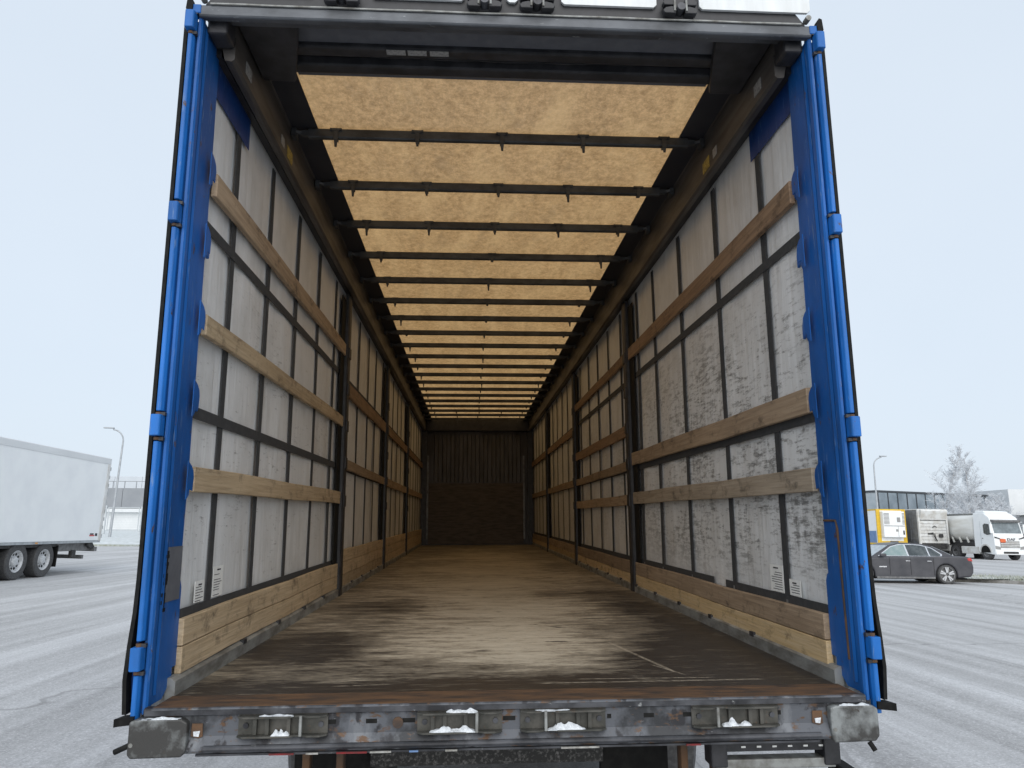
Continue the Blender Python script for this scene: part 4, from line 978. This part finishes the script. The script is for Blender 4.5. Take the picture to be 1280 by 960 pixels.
tag(mb.build('grass_island', 'frosted_grass'), 'frosty grass island behind the sedan', kind='structure')
mb = MB()
for _ in range(2600):
    i = random.randrange(n); u, v = random.random(), random.random() ** .5
    a = Vector(IS[i]); b = Vector(IS[(i + 1) % n]); q = (a + (b - a) * u); q = Vector((cx, cy)) + (q - Vector((cx, cy))) * (v * .94)
    h = random.uniform(.04, .13); az = random.uniform(0, 6.28); dx, dy = math.cos(az) * .018, math.sin(az) * .018; z = gz(q.x) + .12 + .06 * (1 - v)
    mb.add([(q.x - dx, q.y - dy, z), (q.x + dx, q.y + dy, z), (q.x + random.uniform(-.04, .04), q.y + random.uniform(-.04, .04), z + h)], [(0, 1, 2)])
tag(mb.build('grass_blades', 'frosted_grass'), 'short frosty grass on the island', 'grass', kind='stuff')

# ------------------------------------------------------------------ right background buildings
GB = empty('glass_building'); tag(GB, 'dark glass-fronted office building behind the parked trailers', 'building')
def facade(root, p0, p1, z0, z1, cols, rows, glass, mull, name='window', skip=None):
    """curtain wall from p0 to p1 (local xy), each pane its own part"""
    p0 = Vector((*p0, 0)); p1 = Vector((*p1, 0)); d = (p1 - p0); L = d.length; d.normalize(); nrm = Vector((d.y, -d.x, 0))
    for i in range(cols):
        for j, (ra, rb) in enumerate(rows):
            a = p0 + d * (L * i / cols + .07); b = p0 + d * (L * (i + 1) / cols - .07); za, zb_ = z0 + (z1 - z0) * ra + .05, z0 + (z1 - z0) * rb - .05
            q = nrm * .06; m = glass[(i * 7 + j * 3) % len(glass)] if not callable(glass) else glass(i, j)
            vs = [(a.x, a.y, za), (b.x, b.y, za), (b.x, b.y, zb_), (a.x, a.y, zb_)]; vs += [(v[0] + q.x, v[1] + q.y, v[2]) for v in vs]
            MB().add(vs, [(0, 1, 2, 3), (7, 6, 5, 4), (0, 4, 5, 1), (1, 5, 6, 2), (2, 6, 7, 3), (3, 7, 4, 0)]).build(name, m, root)
    fr = MB()
    for i in range(cols + 1):
        a = p0 + d * (L * i / cols); w = d * .065; q = nrm * .12
        vs = [a - w, a + w, a + w + q, a - w + q]; fr.add([(v.x, v.y, z0) for v in vs] + [(v.x, v.y, z1) for v in vs], [(0, 1, 2, 3), (7, 6, 5, 4), (0, 4, 5, 1), (1, 5, 6, 2), (2, 6, 7, 3), (3, 7, 4, 0)])
    fr.build('mullions', mull, root)
    hz = MB()
    for ra, rb in rows:
        z = z0 + (z1 - z0) * ra; q = nrm * .10; vs = [p0, p1, p1 + q, p0 + q]
        hz.add([(v.x, v.y, z - .045) for v in vs] + [(v.x, v.y, z + .045) for v in vs], [(0, 1, 2, 3), (7, 6, 5, 4), (0, 4, 5, 1), (1, 5, 6, 2), (2, 6, 7, 3), (3, 7, 4, 0)])
    hz.build('transoms', mull, root)
gx, gy = 48.6, 82.0
# corner of the building at local origin
MB().prism([(.15, .15), (20.5, 9.45), (14, 30), (-14, 36), (-10.5, 22.5)], 2, -.5, 6.9).build('wall', 'facade_steel', GB)
facade(GB, (0, 0), (20, 9.2), 0, 6.9, 12, ((0, .30), (.30, .62), (.62, 1.0)), lambda i, j: 'pane_light' if (j == 1 and i in (8, 9)) else 'pane_glass', 'mullion')
facade(GB, (-10.6, 22.4), (0, 0), 0, 6.9, 8, ((0, .30), (.30, .66), (.66, 1.0)), ['pane_light', 'pane_light', 'pane_glass'], 'mullion_pale')
MB().prism([(-.15, -.15), (20.7, 9.25), (20.5, 9.75), (0, .3), (-10.5, 22.7), (-10.9, 22.5)], 2, 6.9, 7.12).build('parapet', 'mullion', GB)
MB().box(8, 9.5, 14, 15.5, 6.9, 7.5).build('roof_vent', 'mullion_pale', GB)
GB.location = (gx, gy, gz(gx))
WB = empty('white_building'); tag(WB, 'white flat-roofed building with yellow-panelled window at right edge', 'building')
MB().box(0, 16, 0, 12, 3.6, 7.9).build('upper_floor', 'facade_white', WB)
MB().box(-2.5, 16.2, -1.2, 11.8, -.6, 4.35).build('ground_floor', 'facade_steel', WB)
MB().box(-2.6, 16.3, -1.35, -1.0, 4.36, 4.55).build('ledge', 'mullion', WB)
for i in range(3):
    x = 3.0 + i * 4.2
    w = MB().box(x - .6, x + 1.9, -.06, -.004, 4.62, 6.05).build('window', 'tinted_glass', WB)
    MB().box(x - .35, x + .45, -.09, -.061, 4.7, 5.7).build('yellow_panel', 'window_yellow', w)  # plain yellow panel in front of each pane
    MB().box(x + .6, x + .68, -.10, -.061, 4.64, 6.03).build('window_bar', 'mullion_pale', w)
MB().box(4.6, 16, -.08, -.003, 6.7, 7.5).build('dark_strip', 'facade_dark', WB)
WB.location = (70.4, 89.0, gz(62))

# ------------------------------------------------------------------ frosted trees
def frost_tree(label, x, y, h, spread, seed, stems=1, group='frosted trees behind the trucks', upright=.55):
    rnd = random.Random(seed); T = empty('frosted_tree'); tag(T, label, 'tree', group)
    tk = MB(); tw = MB()
    def branch(p, d, ln, r, lev):
        n = 4; pts = [p]; q = p.copy(); dd = d.copy()
        for i in range(n):
            dd = (dd + Vector((rnd.uniform(-.16, .16), rnd.uniform(-.16, .16), rnd.uniform(-.04, .12)))).normalized(); q = q + dd * (ln / n); pts.append(q.copy())
        rs = [r * (1 - .75 * i / n) for i in range(n + 1)]
        if lev <= 1: tk.tube(pts, rs, 5, False)
        else: tw.tube(pts, [max(a, .011) for a in rs], 3, False)
        if lev >= 4: return
        k = {0: 24, 1: 9, 2: 6, 3: 4}[lev]
        for j in range(k):
            u = (.16 if lev == 0 else .12) + (.84 if lev == 0 else .88) * (j + rnd.random()) / k; i = min(n - 1, int(u * n)); b = pts[i].lerp(pts[i + 1], u * n - i)
            az = rnd.uniform(0, 6.28); side = Vector((math.cos(az), math.sin(az), rnd.uniform(.0, .5) if lev == 0 else rnd.uniform(-.35, .55))).normalized()
            nd = (side + dd * upright * (1.1 if lev < 2 else .7)).normalized()
            L = ln * {0: spread * (1.15 - .85 * u), 1: .52, 2: .5, 3: .5}[lev] * rnd.uniform(.6, 1.15)
            branch(b, nd, L, max(.012, r * .34 * (1 - .5 * u)), lev + 1)
    for s in range(stems):
        a = rnd.uniform(0, 6.28); e = .35 if stems > 1 else 0
        branch(Vector((e * math.cos(a), e * math.sin(a), 0)), Vector((e * .5 * math.cos(a), e * .5 * math.sin(a), 1)).normalized(), h * (1 if s == 0 else rnd.uniform(.7, .95)), .14 * h / 10, 0)
    tk.build('trunk', 'frost_bark', T); tag(tw.build('crown', 'frost_twig', T), kind='stuff')
    place(T, x, y); return T
frost_tree('tall frosted bare tree above the tipper trailer, left of the pair', 51.4, 74.5, 10.9, .30, 3, upright=.95)
frost_tree('tall frosted bare tree above the tanker, right of the pair', 54.4, 75.5, 10.5, .30, 8, upright=.95)
frost_tree('lower spreading frosted tree behind the tank and truck cab', 57.4, 77.0, 6.2, .5, 12, stems=3, upright=.8)
frost_tree('small frosted tree in front of the white building', 61.8, 79.0, 6.3, .5, 21, stems=2, upright=.8)
